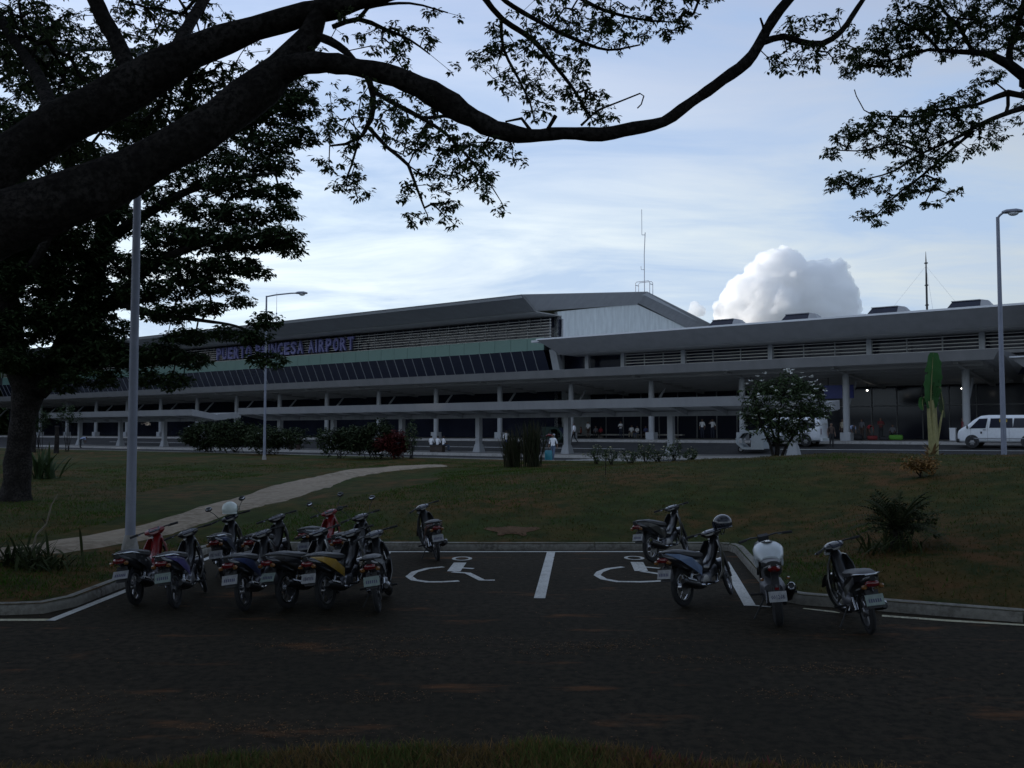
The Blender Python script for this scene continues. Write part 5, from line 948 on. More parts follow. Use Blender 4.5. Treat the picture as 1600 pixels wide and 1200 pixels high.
def plate(o, x, z, tilt, pm, txt, side=0.0):
    M = Matrix.Translation((x, side, z)) @ Matrix.Rotation(tilt, 4, 'Y')
    p = MB().box((0, 0, 0), (.006, .215, .13)).move(M).build('licence_plate', pm, o)
    MB().tube([(x + .02, 0, z + .09), (x + .08, 0, z + .13)], .012, 6).build('plate_bracket', M_BLACK, o)
    if txt:
        me = text_mesh(txt, .072, .0005, .001, 1); co = np.zeros(len(me.vertices) * 3); me.vertices.foreach_get('co', co); co = co.reshape(-1, 3); w_ = co[:, 0].max() - co[:, 0].min(); co[:, 0] = (co[:, 0] - co[:, 0].min() - w_ / 2) * (.16 / w_)
        V = [M @ Vector((-.0045, -c[0], c[1] - .03)) for c in co]; me.vertices.foreach_set('co', np.array(V, np.float32).ravel()); me.materials.clear(); me.materials.append(M_INK); me.update(); link('plate_characters', me, p)
    else:
        b = MB()
        for k in range(6): b.box((-.0045, -.066 + .0265 * k, -.008), (.002, .014, .042))
        b.move(M).build('plate_characters', M_INK, p)
def bars(o, x, z, sweep_, w=.34, grip=True):
    MB().tube([(x - sweep_, -w, z + .01), (x, -w * .5, z + .02), (x + .03, 0, z), (x, w * .5, z + .02), (x - sweep_, w, z + .01)], .011, 8).build('handlebar', M_BLACK, o, sm=True)
    for s_ in (-1, 1):
        MB().tube([(x - sweep_ * 1.05, s_ * w * 1.02, z + .01), (x - sweep_ * .55, s_ * w * .70, z + .016)], .018, 8).build('grip', M_RUBBER, o, sm=True)
        MB().tube([(x - sweep_ * .9 + .05, s_ * w * 1.0, z), (x + .04, s_ * w * .6, z)], .006, 5).build('brake_lever', M_CHROME, o)
def underbone(o, c):
    """step-through motorcycle: x forward, rear axle at x = 0"""
    body, side, trim = paint(*c['body']), paint(*c.get('side', c['body'])), c.get('trim'); wb = 1.22; sd = c['seed']
    wheel_parts(o, 0, .275, .075, sd, c.get('wire', False)); wheel_parts(o, wb, .275, .065, sd + 1, c.get('wire', False), 'front_wheel')
    for y in (-.085, .085):
        MB().tube([(0, y, .275), (.42, y * .8, .31)], .02, 8).build('swing_arm', M_BLACK, o, sm=True)
        MB().tube([(.03, y * 1.25, .30), (.12, y * 1.25, .44)], .03, 10).build('shock_absorber', M_CHROME, o, sm=True); MB().tube([(.12, y * 1.25, .44), (.2, y * 1.2, .60)], .02, 8).build('shock_absorber', M_BLACK, o, sm=True)
        MB().tube([(wb, y * .85, .275), (wb - .10, y * .85, .58), (wb - .15, y * .7, .72)], [.022, .024, .02], 8).build('fork_leg', M_CHROME if y > 0 else M_BLACK, o, sm=True)
    e = MB().loft_x([(.30, .31, .10, .09), (.45, .30, .13, .11), (.62, .32, .12, .10), (.70, .36, .09, .07)], power=3); e.loft_x([(.68, .37, .075, .075), (.9, .43, .08, .08), (.93, .44, .06, .06)], power=4); e.build('engine', M_ENG, o, sm=True)
    MB().lathe([(.05, -.145), (.09, -.14), (.1, -.11)], (.45, 0, .31), 14, 'Y').build('clutch_cover', M_RIM, o, sm=True)
    MB().tube([(.9, -.05, .36), (.8, -.11, .26), (.4, -.14, .25), (.2, -.15, .28)], .022, 8).build('exhaust_pipe', M_CHROME, o, sm=True)
    mf = MB().tube([(.25, -.155, .27), (.15, -.16, .29), (-.18, -.165, .37), (-.22, -.165, .38)], [.025, .05, .052, .035], 12).build('muffler', M_BLACK, o, sm=True); MB().tube([(.08, -.185, .34), (-.14, -.19, .395)], [.03, .03], 6).build('heat_shield', M_CHROME, mf, sm=True)
    MB().loft_x([(-.36, .78, .06, .02), (-.28, .775, .12, .05), (-.05, .755, .145, .065), (.2, .71, .145, .07), (.42, .685, .12, .06), (.56, .68, .07, .035)], power=2.6).build('seat', M_SEAT, o, sm=True)
    tl = MB().loft_x([(-.46, .765, .035, .03), (-.38, .715, .10, .06), (-.15, .66, .14, .09), (.12, .59, .145, .12), (.38, .54, .125, .13), (.54, .54, .07, .10)], power=2.4).build('tail_body', M_BLACK if c.get('dark_tail') else body, o, sm=True)
    for y in (-1, 1):
        MB().add([(-.45, y * .07, .79), (-.2, y * .152, .755), (.1, y * .16, .68), (.38, y * .14, .52), (.34, y * .145, .40), (.10, y * .162, .52), (-.2, y * .152, .67)], [tuple(range(7))]).build('side_panel', side, tl)
        if trim: MB().tube([(-.40, y * .08, .765), (-.2, y * .15, .735), (.1, y * .157, .665), (.34, y * .137, .53)], .007, 6).build('side_stripe', paint(*trim), tl)
        MB().loft_x([(-.46, .66, .02, .016), (-.43, .66, .035, .03), (-.39, .66, .02, .016)], y * .10).build('indicator', M_AMBER, o, sm=True)
    MB().loft_x([(-.475, .70, .03, .02), (-.45, .695, .075, .04), (-.38, .69, .08, .045)], power=2.6).build('tail_light', M_REDL, o, sm=True)
    MB().tube([(-.02, -.13, .74), (-.30, -.135, .79), (-.40, -.06, .80), (-.40, .06, .80), (-.30, .135, .79), (-.02, .13, .74)], .012, 8).build('grab_rail', M_CHROME if c.get('rail') else M_BLACK, o, sm=True)
    rf = [];
    for a in np.linspace(.55, 2.75, 9): rf.append([Vector((.33 * math.cos(a), y, .275 + .33 * math.sin(a) * (1 if a < 1.8 else .9))) for y in (-.055, -.05, .05, .055)] + [Vector((.315 * math.cos(a), y, .275 + .315 * math.sin(a))) for y in (.05, -.05)])
    MB().loft(rf).build('rear_fender', M_BLACK, o, sm=True); MB().box((-.37, 0, .50), (.02, .15, .22), ry=.35).build('mud_flap', M_BLACK, o)
    plate(o, -.425, .50, .35 + c.get('ptilt', 0), c.get('plate', M_PLATE), c.get('txt'))
    ff = []
    for a in np.linspace(.3, 2.6, 9): ff.append([Vector((wb + .31 * math.cos(a), y, .275 + .31 * math.sin(a))) for y in (-.055, -.04, .04, .055)] + [Vector((wb + .30 * math.cos(a), y, .275 + .30 * math.sin(a))) for y in (.04, -.04)])
    MB().loft(ff).build('front_fender', body, o, sm=True)
    for y in (-1, 1):   # leg shields, curved and with thickness
        rings = []
        for z, x0, yo in ((.30, .86, .16), (.42, .90, .20), (.58, .92, .205), (.74, .96, .17), (.86, 1.0, .11)):
            rings.append([Vector((x0 - .07, y * yo, z)), Vector((x0 + .02, y * (yo - .015), z)), Vector((x0 + .12, y * (yo - .07), z)), Vector((x0 + .10, y * (yo - .085), z)), Vector((x0, y * (yo - .03), z)), Vector((x0 - .075, y * (yo - .012), z))])
        MB().loft(rings).build('leg_shield', body if not c.get('dark_shield') else M_BLACK, o, sm=True)
        MB().tube([(.46, y * .10, .285), (.46, y * .27, .28)], .016, 8).build('foot_peg', M_RUBBER, o, sm=True)
    MB().loft_x([(.50, .50, .06, .06), (.66, .47, .08, .07), (.86, .58, .08, .09), (.97, .74, .09, .12), (1.06, .84, .075, .08)], power=2.4).build('frame_cover', M_BLACK if c.get('dark_shield') else body, o, sm=True)
    MB().loft_x([(.94, .965, .09, .035), (.99, .97, .155, .055), (1.08, .955, .13, .07), (1.16, .93, .06, .05)], power=2.3).build('handlebar_cowl', body, o, sm=True)
    MB().loft_x([(1.12, .90, .085, .055), (1.18, .88, .07, .045), (1.2, .875, .03, .02)], power=2.3).build('headlight', M_LENS, o, sm=True)
    MB().box((.955, 0, .995), (.10, .16, .012), ry=-.5).build('instrument_panel', M_GLASS, o)
    bars(o, 1.0, .975, .09, .35)
    for y in (-1, 1): mirror(o, y * .30, .99, .985, 0, c.get('mirrors', True))
    MB().tube([(.46, .10, .27), (.40, .26, .015)], .011, 6).build('side_stand', M_BLACK, o); MB().tube([(.42, .12, .3), (.22, .14, .33), (.22, .15, .27)], .01, 6).build('kick_lever', M_CHROME, o)
    if c.get('basket'): MB().box((.60, 0, .60), (.2, .24, .04)).build('carrier_tray', M_BLACK, o)
def naked(o, c):
    body = paint(*c['body']); wb = 1.32; sd = c['seed']
    wheel_parts(o, 0, .29, .125, sd); wheel_parts(o, wb, .29, .105, sd + 1, False, 'front_wheel')
    for y in (-.1, .1):
        MB().tube([(0, y, .29), (.5, y * .8, .40)], .028, 8).build('swing_arm', M_BLACK, o, sm=True); MB().tube([(wb, y, .29), (wb - .22, y, .82)], [.03, .025], 10).build('fork_leg', M_CHROME, o, sm=True)
    e = MB().loft_x([(.38, .38, .12, .1), (.55, .37, .17, .14), (.78, .38, .16, .14), (.86, .42, .12, .1)], power=3.5); e.loft_x([(.72, .5, .1, .1), (.86, .6, .12, .12), (.92, .62, .1, .1)], power=4); e.build('engine', M_ENG, o, sm=True)
    MB().tube([(.9, -.06, .55), (1.0, -.1, .4), (.8, -.12, .24), (.4, -.13, .26)], .024, 8).build('exhaust_pipe', M_CHROME, o, sm=True); mf = MB().tube([(.42, -.15, .27), (.3, -.17, .32), (-.05, -.2, .50), (-.1, -.2, .52)], [.03, .06, .065, .055], 12).build('muffler', M_BLACK, o, sm=True); MB().torus((-.105, -.2, .523), .04, .01).move(Matrix.Translation((-.105, -.2, .523)) @ Matrix.Rotation(R(90), 4, 'Z') @ Matrix.Translation((.105, .2, -.523))).build('muffler_ring', M_CHROME, mf, sm=True)
    MB().loft_x([(.36, .80, .11, .05), (.46, .84, .18, .09), (.62, .885, .205, .12), (.80, .885, .19, .12), (.95, .86, .13, .09), (1.0, .85, .08, .05)], power=2.4, n=16).build('fuel_tank', body, o, sm=True)
    cap = MB().lathe([(.075, 0), (.075, .015), (.06, .02)], (.66, 0, .995), 16); cap.build('tank_cap', M_BLACK, o, sm=True); MB().lathe([(.045, 0), (.043, .012)], (.66, 0, 1.012), 14).build('filler_lid', M_CHROME, o, sm=True)
    for y in (-1, 1): MB().loft_x([(.62, .74, .02, .06), (.8, .74, .03, .10), (1.02, .72, .03, .09), (1.14, .70, .012, .05)], y * .165, 2.2).build('tank_shroud', body, o, sm=True)
    MB().loft_x([(-.22, .83, .08, .035), (-.05, .82, .12, .05), (.2, .77, .13, .055), (.42, .78, .11, .05)], power=2.5).build('seat', M_SEAT, o, sm=True)
    MB().loft_x([(-.36, .82, .04, .03), (-.22, .77, .10, .05), (.05, .71, .12, .08), (.35, .66, .11, .1)], power=2.4).build('tail_body', M_BLACK, o, sm=True)
    MB().loft_x([(-.385, .80, .04, .02), (-.35, .785, .075, .04), (-.28, .78, .07, .04)], power=2.6).build('tail_light', M_REDL, o, sm=True)
    MB().hexa([(-.50, -.035, .50), (-.30, -.05, .62), (-.30, .05, .62), (-.50, .035, .50), (-.48, -.03, .53), (-.26, -.05, .76), (-.26, .05, .76), (-.48, .03, .53)]).build('rear_fender', M_BLACK, o)
    MB().box((-.505, 0, .565), (.012, .05, .03)).build('reflector', M_REDL, o)
    plate(o, -.52, .47, .30, M_PLATE, c.get('txt'))
    for y in (-1, 1): MB().loft_x([(-.36, .66, .012, .012), (-.33, .66, .025, .02), (-.28, .66, .012, .012)], y * .16).build('indicator', M_AMBER, o, sm=True)
    ff = []
    for a in np.linspace(.5, 2.5, 8): ff.append([Vector((wb + .32 * math.cos(a), y, .29 + .32 * math.sin(a))) for y in (-.07, -.05, .05, .07)] + [Vector((wb + .31 * math.cos(a), y, .29 + .31 * math.sin(a))) for y in (.05, -.05)])
    MB().loft(ff).build('front_fender', M_BLACK, o, sm=True); MB().loft_x([(1.12, .88, .1, .09), (1.24, .86, .12, .11), (1.3, .84, .08, .07)], power=2.4).build('headlight', M_BLACK, o, sm=True); MB().box((1.06, 0, 1.02), (.06, .14, .09), ry=-.5).build('instrument_panel', M_BLACK, o)
    bars(o, 1.04, 1.03, .12, .37); mirror(o, -.33, 1.02, 1.03, 0, c.get('mirrors', False)); MB().tube([(.5, .12, .3), (.42, .3, .015)], .013, 6).build('side_stand', M_BLACK, o)
    for y in (-1, 1): MB().tube([(.45, y * .14, .35), (.45, y * .3, .35)], .016, 8).build('foot_peg', M_RUBBER, o)
    ch = MB().torus((.25, .11, .345), .20, .008, n=24).move(Matrix.Translation((.25, 0, .345)) @ Matrix.Diagonal((1.3, 1, .35, 1)) @ Matrix.Translation((-.25, 0, -.345))); ch.build('chain', M_ENG, o)
BLK = ('black', (.012, .012, .014)); GRP = 'motorcycles parked at the kerb'
STEER = {'handlebar', 'grip', 'brake_lever', 'mirror', 'handlebar_cowl', 'headlight', 'instrument_panel', 'fork_leg', 'front_fender', 'front_wheel'}
def bike(rear, head, spec, label, kind=underbone, lean=8.0, steer=24.0):
    a = flat(*rear); o = thing('motorcycle', (a.x, a.y, 0), 0, label, 'motorcycle', GRP); kind(o, spec); ax = Vector((-.42, 0, .9)).normalized(); pv = Vector((1.06, 0, .75))
    M = Matrix.Translation(pv) @ Matrix.Rotation(R(steer), 4, ax) @ Matrix.Translation(-pv)
    for ch in o.children:
        if ch.name.split('.')[0] in STEER:
            for q in [ch] + list(ch.children): q.data.transform(M)
    o.rotation_euler = (R(-lean), 0, R(90 - head)); return o
RED = ('red', (.17, .010, .012)); BLUE = ('blue', (.018, .03, .09)); PBLUE = ('pale_blue', (.13, .19, .31)); YEL = ('yellow', (.32, .19, .02)); WHT = ('white', (.48, .52, .54)); PUR = ('violet_blue', (.06, .05, .17)); SIL = ('silver', (.18, .19, .21)); MAR = ('maroon', (.09, .015, .018))
bike((214, 946), 0, dict(body=RED, dark_tail=True, seed=.2, mirrors=False, ptilt=.35, side=BLK, rail=True), 'red step-through motorcycle nearest the thick lamp post')
bike((276, 951), -3, dict(body=BLK, side=PUR, trim=SIL, seed=.5, mirrors=False, plate=M_PLATEG, rail=True), 'black motorcycle with violet side panels, second from the thick lamp post')
b3_ = bike((352, 908), -5, dict(body=BLK, side=BLUE, trim=SIL, seed=.9, txt='PE 9687', rail=True), 'dark motorcycle at the back carrying a white helmet')
bike((384, 955), 5, dict(body=BLK, side=BLUE, seed=1.3, mirrors=False, rail=False, ptilt=.1), 'black and blue motorcycle with large white plate in the front row')
bike((412, 908), 6, dict(body=BLK, side=BLK, trim=WHT, seed=1.7, mirrors=False, dark_shield=True), 'black motorcycle with white stripe in the back row by the path')
bike((452, 951), 20, dict(body=BLK, side=BLK, seed=2.1, mirrors=False, plate=M_PLATEG, ptilt=.25, wire=True), 'plain black motorcycle left of the yellow-panelled one')
bike((512, 953), 17, dict(body=BLK, side=YEL, seed=2.6, mirrors=False, txt='UB47878'), 'black motorcycle with bright yellow side panels in the front row')
bike((592, 957), -4, dict(body=BLK, side=SIL, seed=3.0, mirrors=False, plate=M_PLATEG), 'black motorcycle at the right end of the left group')
bike((494, 893), 10, dict(body=RED, side=SIL, trim=WHT, dark_tail=True, seed=3.3), 'red-fronted motorcycle with silver panels in the back row')
bike((548, 906), 8, dict(body=BLK, side=BLK, trim=YEL, seed=3.7), 'black motorcycle with thin yellow stripe and raised mirrors behind the yellow one')
bike((684, 877), -14, dict(body=BLK, side=MAR, trim=SIL, seed=4.1, mirrors=False, dark_shield=True), 'lone black and maroon motorcycle above the left wheelchair symbol')
bike((1020, 878), 40, dict(body=BLK, side=BLK, seed=4.4, mirrors=False, rail=False), 'black motorcycle parked behind the pale blue one at the right')
b13 = bike((1070, 948), 42, dict(body=BLK, side=PBLUE, seed=4.8, mirrors=False, wire=True, dark_shield=False), 'motorcycle with pale blue side panels and a dark helmet on its bars')
bike((1218, 979), 12, dict(body=WHT, seed=5.2, txt='001268'), 'white-tanked naked motorcycle seen from straight behind', naked, 6.0, 14.0)
bike((1360, 991), 4, dict(body=BLK, side=BLK, trim=None, seed=5.6, mirrors=False, plate=M_PLATEG, rail=True), 'black motorcycle at the far right of the car park')
# helmets
def helmet(p, yaw, m, label, tilt=0.0):
    h = thing('helmet', p, yaw, label, 'helmet', 'helmets left on motorcycles'); h.rotation_euler = (0, tilt, yaw); sh = MB()
    rings = []
    for i in range(11):
        t = math.pi * (.03 + .66 * i / 10); rings.append([Vector((.15 * math.sin(t) * math.cos(a), .125 * math.sin(t) * math.sin(a), .13 * math.cos(t))) for a in np.linspace(0, 2 * math.pi, 20, endpoint=False)])
    sh.loft(rings, False); sh.loft([[v * .9 for v in r] for r in rings[::-1]], False); sh.torus((0, 0, -.075), .118, .012, 'Z', 20, 6); sh.build('shell', m, h, sm=True)
    v = MB(); pv = [[Vector((.155 * math.cos(a) * k, .13 * math.sin(a) * k, z)) for a in np.linspace(-1.0, 1.0, 9)] for z, k in ((.05, .97), (-.01, 1.03), (-.075, .93))]; V = [q for r in pv for q in r]; v.add(V, [(i * 9 + j, i * 9 + j + 1, i * 9 + j + 10, i * 9 + j + 9) for i in range(2) for j in range(8)]); v.build('visor', M_GLASS, h, sm=True)
    MB().tube([(.02, .11, -.08), (.04, .06, -.16), (.04, -.06, -.16), (.02, -.11, -.08)], .008, 5).build('chin_strap', M_BLACK, h, sm=True); return h
bpy.context.view_layer.update()
def on_bike(b, v): return Matrix.Translation(b.location) @ b.rotation_euler.to_matrix().to_4x4() @ Vector(v)
helmet(on_bike(b3_, (1.02, .0, 1.13)), R(60), mat('helmet_white', (.55, .60, .56), .3, coat=.5), 'pale helmet resting on the handlebar of the back-row motorcycle')
helmet(on_bike(b13, (.98, -.22, 1.10)), R(150), mat('helmet_dark', (.02, .022, .03), .2, coat=.6), 'dark glossy helmet hung on the bars of the pale blue motorcycle', .25)

# ================================================================== people
SKIN = mat('skin', (.16, .09, .06), .6); HAIR = mat('hair', (.012, .010, .009), .6); SHOE = mat('shoe', (.02, .018, .016), .6)
def cloth(n, c): return mat('cloth_' + n, c, .85, bump=.2, bscale=30)
W_ = cloth('white', (.80, .80, .82)); NAVY = cloth('navy', (.03, .035, .06)); JEAN = cloth('jeans', (.09, .12, .18)); BRN = cloth('brown', (.07, .045, .035)); DRK = cloth('dark', (.02, .02, .022)); REDC = cloth('red', (.42, .04, .055)); MARC = cloth('dark_red', (.16, .025, .03)); BEI = cloth('beige', (.38, .34, .26)); BLU = cloth('blue', (.08, .10, .24)); TEAL = cloth('teal', (.03, .20, .20)); LBL = cloth('light_blue', (.30, .36, .52)); ORG = cloth('orange_red', (.40, .08, .05)); GRYC = cloth('grey', (.16, .16, .18))
def pose(kind):
    J = dict(pel=(0, 0, .93), sp=(0, 0, 1.12), ch=(0, 0, 1.32), nk=(0, 0, 1.46), hb=(.01, 0, 1.53), hd=(.025, 0, 1.61), ht=(.01, 0, 1.68))
    for s_, y in (('l', 1), ('r', -1)):
        J['sh' + s_] = (0, y * .17, 1.38); J['el' + s_] = (-.02, y * .235, 1.10); J['wr' + s_] = (.06, y * .24, .87); J['ha' + s_] = (.08, y * .235, .78); J['hi' + s_] = (0, y * .085, .88); J['kn' + s_] = (.02, y * .095, .48); J['an' + s_] = (-.02, y * .095, .09); J['to' + s_] = (.14, y * .11, .035)
    if kind == 'walk':
        J['knl'] = (.16, .09, .49); J['anl'] = (.24, .09, .10); J['tol'] = (.39, .1, .06); J['knr'] = (-.02, -.09, .48); J['anr'] = (-.28, -.09, .13); J['tor'] = (-.16, -.1, .035); J['ell'] = (-.1, .24, 1.12); J['wrl'] = (-.06, .25, .88); J['hal'] = (-.04, .25, .79); J['wrr'] = (.14, -.24, .92); J['har'] = (.19, -.23, .84)
    if kind == 'arms':
        J['ell'] = (.12, .22, 1.14); J['wrl'] = (.22, .04, 1.18); J['hal'] = (.24, -.04, 1.2); J['elr'] = (.12, -.22, 1.14); J['wrr'] = (.24, -.04, 1.14); J['har'] = (.26, .05, 1.15)
    if kind == 'raise':
        J['elr'] = (.1, -.30, 1.28); J['wrr'] = (.12, -.16, 1.48); J['har'] = (.12, -.1, 1.55)
    if kind == 'sit':
        for k, v in list(J.items()):
            if k[:2] in ('pe', 'sp', 'ch', 'nk', 'hb', 'hd', 'ht', 'sh', 'el'): J[k] = (v[0], v[1], v[2] - .43)
        for s_, y in (('l', 1), ('r', -1)): J['hi' + s_] = (.03, y * .09, .47); J['kn' + s_] = (.43, y * .13, .49); J['an' + s_] = (.42, y * .13, .09); J['to' + s_] = (.57, y * .14, .035); J['el' + s_] = (.08, y * .23, .70); J['wr' + s_] = (.30, y * .16, .60); J['ha' + s_] = (.38, y * .13, .58)
    if kind == 'bend':
        up = {'sp': (.14, 0, 1.02), 'ch': (.34, 0, 1.10), 'nk': (.47, 0, 1.12), 'hb': (.53, 0, 1.11), 'hd': (.60, 0, 1.09), 'ht': (.66, 0, 1.10), 'pel': (-.04, 0, .92)}; J.update(up)
        for s_, y in (('l', 1), ('r', -1)): J['sh' + s_] = (.40, y * .17, 1.10); J['el' + s_] = (.42, y * .2, .84); J['wr' + s_] = (.50, y * .16, .62); J['ha' + s_] = (.53, y * .14, .54)
    return J
def person(p, yaw, kind, shirt, pants, label, H=1.66, hair=HAIR, skirt=False, grp=None, skin=SKIN):
    J = pose(kind); names = list(J); ix = {n: i for i, n in enumerate(names)}
    E = [('pel', 'sp'), ('sp', 'ch'), ('ch', 'nk'), ('nk', 'hb'), ('hb', 'hd'), ('hd', 'ht')]
    for s_ in 'lr': E += [('ch', 'sh' + s_), ('sh' + s_, 'el' + s_), ('el' + s_, 'wr' + s_), ('wr' + s_, 'ha' + s_), ('pel', 'hi' + s_), ('hi' + s_, 'kn' + s_), ('kn' + s_, 'an' + s_), ('an' + s_, 'to' + s_)]
    rad = dict(pel=(.145, .11), sp=(.125, .095), ch=(.15, .105), nk=(.055, .055), hb=(.06, .06), hd=(.085, .10), ht=(.06, .07), sh=(.062, .062), el=(.043, .043), wr=(.03, .03), ha=(.036, .022), hi=(.09, .09), kn=(.06, .06), an=(.042, .042), to=(.038, .03))
    k = H / 1.70; me = bpy.data.meshes.new('person'); me.from_pydata([tuple(c * k for c in J[n]) for n in names], [(ix[a], ix[b]) for a, b in E], []); o = bpy.data.objects.new('tmp', me); C.objects.link(o)
    o.modifiers.new('skin', 'SKIN'); sv = me.skin_vertices[0].data
    for n in names: r = rad.get(n) or rad[n[:2]]; sv[ix[n]].radius = (r[0] * k, r[1] * k); sv[ix[n]].use_root = (n == 'pel')
    su = o.modifiers.new('sub', 'SUBSURF'); su.levels = 2; su.render_levels = 2
    dg = bpy.context.evaluated_depsgraph_get(); m2 = bpy.data.meshes.new_from_object(o.evaluated_get(dg)); bpy.data.objects.remove(o)
    m2.materials.clear()
    for m in (shirt, pants, skin, hair, SHOE): m2.materials.append(m)
    A = np.array([J[a] for a, b in E]) * k; Bv = np.array([J[b] for a, b in E]) * k; ab = Bv - A; L2 = np.sum(ab * ab, 1)
    hd = np.array(J['hd']) * k
    for pl in m2.polygons:
        c = np.array(pl.center); t = np.clip(np.sum((c - A) * ab, 1) / L2, 0, 1); d = np.linalg.norm(A + ab * t[:, None] - c, axis=1); i = int(np.argmin(d)); a, b = E[i]; s_ = 0
        if b[:2] in ('kn', 'an'): s_ = 1
        if a == 'pel' and b[:2] == 'hi': s_ = 1
        if b[:2] == 'to': s_ = 4
        if b[:2] in ('wr', 'ha'): s_ = 2
        if b in ('hb', 'hd', 'ht'): s_ = 3 if (c[2] > hd[2] + .035 * k or c[0] < hd[0] - .03 * k) and b != 'hb' else 2
        if (a, b) == ('pel', 'sp') and t[i] < .25 and kind != 'bend': s_ = 1
        pl.material_index = s_; pl.use_smooth = True
    q = link('person', m2); q.location = p; q.rotation_euler = (0, 0, yaw); m2.name = 'person_body'; tag(q, label, 'person', grp)
    if skirt: MB().lathe([(.13 * k, .98 * k), (.17 * k, .86 * k), (.24 * k, .5 * k)], n=16).build('skirt', pants, q, sm=True)
    return q
def onD(px, D, z): d = ray(px, 680); p = d * (D / (d.x * NB.x + d.y * NB.y)); return Vector((p.x, p.y, z))
def to_cam(p, off=0.0): return math.atan2(-p.y, -p.x) + off
AW = math.atan2(NB.y, NB.x)
LEFT = math.atan2(U.y, U.x)
p = onD(864, 44.2, 0); p.z = lane_z(p); lady = person(p, to_cam(p, -.3), 'walk', W_, JEAN, 'person in white top and blue jeans wheeling a teal suitcase', 1.6)
sc_p = onD(857, 43.7, 0); sc_p.z = lane_z(sc_p); s_ = thing('suitcase', sc_p, to_cam(sc_p), 'teal wheeled suitcase beside the person on the crossing', 'suitcase'); M_TEAL = mat('teal_shell', (.02, .16, .20), .4)
MB().loft_x([(-.13, .36, .19, .28), (-.10, .36, .22, .31), (.10, .36, .22, .31), (.13, .36, .19, .28)], power=6, n=16).build('shell', M_TEAL, s_, sm=True)
for y in (-.12, .12):
    MB().tube([(-.1, y, .66), (-.1, y, 1.0)], .012, 6).build('handle_rod', M_CHROME, s_); MB().lathe([(.035, -.015), (.035, .015)], (-.05, y * 1.3, .035), 10, 'Y').build('wheel', M_RUBBER, s_)
MB().tube([(-.1, -.12, 1.0), (-.1, .12, 1.0)], .016, 6).build('handle_grip', M_BLACK, s_)
p = onD(897, 64.2, 0); p.z = lane_z(p); mw = person(p, LEFT + .1, 'walk', W_, DRK, 'walking man in white shirt and dark trousers beside a canopy column', 1.68)
bg_p = p + Vector((-.38, -.3, .48)); o = thing('plastic_bag', bg_p, 0, 'pale carrier bag hanging from the walking man in white', 'bag'); MB().loft_x([(-.12, .0, .05, .2), (-.06, -.02, .1, .24), (.06, -.02, .1, .24), (.12, .0, .05, .2)], power=3).build('sack', W_, o, sm=True); MB().torus((0, 0, .3), .07, .012).build('handle', W_, o, sm=True)
bench_D = 78.5
def fore(px, D=76): return onD(px, D, FORE + .045)
for px, D, yaw, kd, sh, pt, H, lab, sk in [
    (908, 77.5, -AW, 'sit', ORG, DRK, 1.55, 'seated person in orange red right of the walking man', False), (919, 77, 0, 'stand', W_, BRN, 1.62, 'standing person in white top among the seated left group', False), (931, 77.2, .2, 'sit', GRYC, DRK, 1.6, 'seated person in grey at the left bench', False), (939, 78.2, 0, 'sit', REDC, DRK, 1.55, 'seated person in bright red on the left bench', False),
    (970, 76, 0, 'arms', W_, NAVY, 1.62, 'standing man with folded arms in white shirt and navy trousers', False), (987, 77.4, .25, 'sit', W_, BEI, 1.7, 'seated man in white shirt and beige trousers', False), (996, 77.3, -.2, 'sit', W_, JEAN, 1.6, 'seated person in white beside the man in beige trousers', False), (1009, 78.2, 0, 'sit', BLU, BRN, 1.6, 'seated person in blue shirt left of the pale column', False),
    (1097.5, 75, 0, 'stand', W_, NAVY, 1.75, 'left of two standing men in white shirts by the glass front', False), (1113.5, 75.3, .2, 'raise', W_, NAVY, 1.75, 'right of two standing men in white shirts, hand raised', False),
    (1356, 72.5, .9, 'bend', REDC, BRN, 1.68, 'person in bright red shirt bending over luggage', False), (1347, 73.6, -.4, 'stand', GRYC, BRN, 1.62, 'person in dull grey standing behind the bending red shirt', False), (1376.5, 73, .5, 'arms', MARC, DRK, 1.7, 'person in dark red top near the green bag', False), (1395, 74, .1, 'sit', GRYC, DRK, 1.6, 'seated person in dark grey behind the green bag', False)]:
    p = fore(px, D); person(p, math.atan2(-NB.y, -NB.x) + yaw, kd, sh, pt, lab, H)
# long bench wall behind the seated people
o = thing('bench', B(46, 78.6, FORE + .04 - EYE), BROT, 'long low concrete bench under the seated travellers', 'bench')
bbx(MB(), 39.5, 53.5, 78.0, 78.55, FORE - EYE + .30, FORE - EYE + .44).build('seat', M_CONC, o, world=True)
for s in (40.5, 44.5, 48.5, 52.5): bbx(MB(), s - .2, s + .2, 78.05, 78.5, FORE - EYE, FORE - EYE + .30).build('leg', M_CONC, o, world=True)
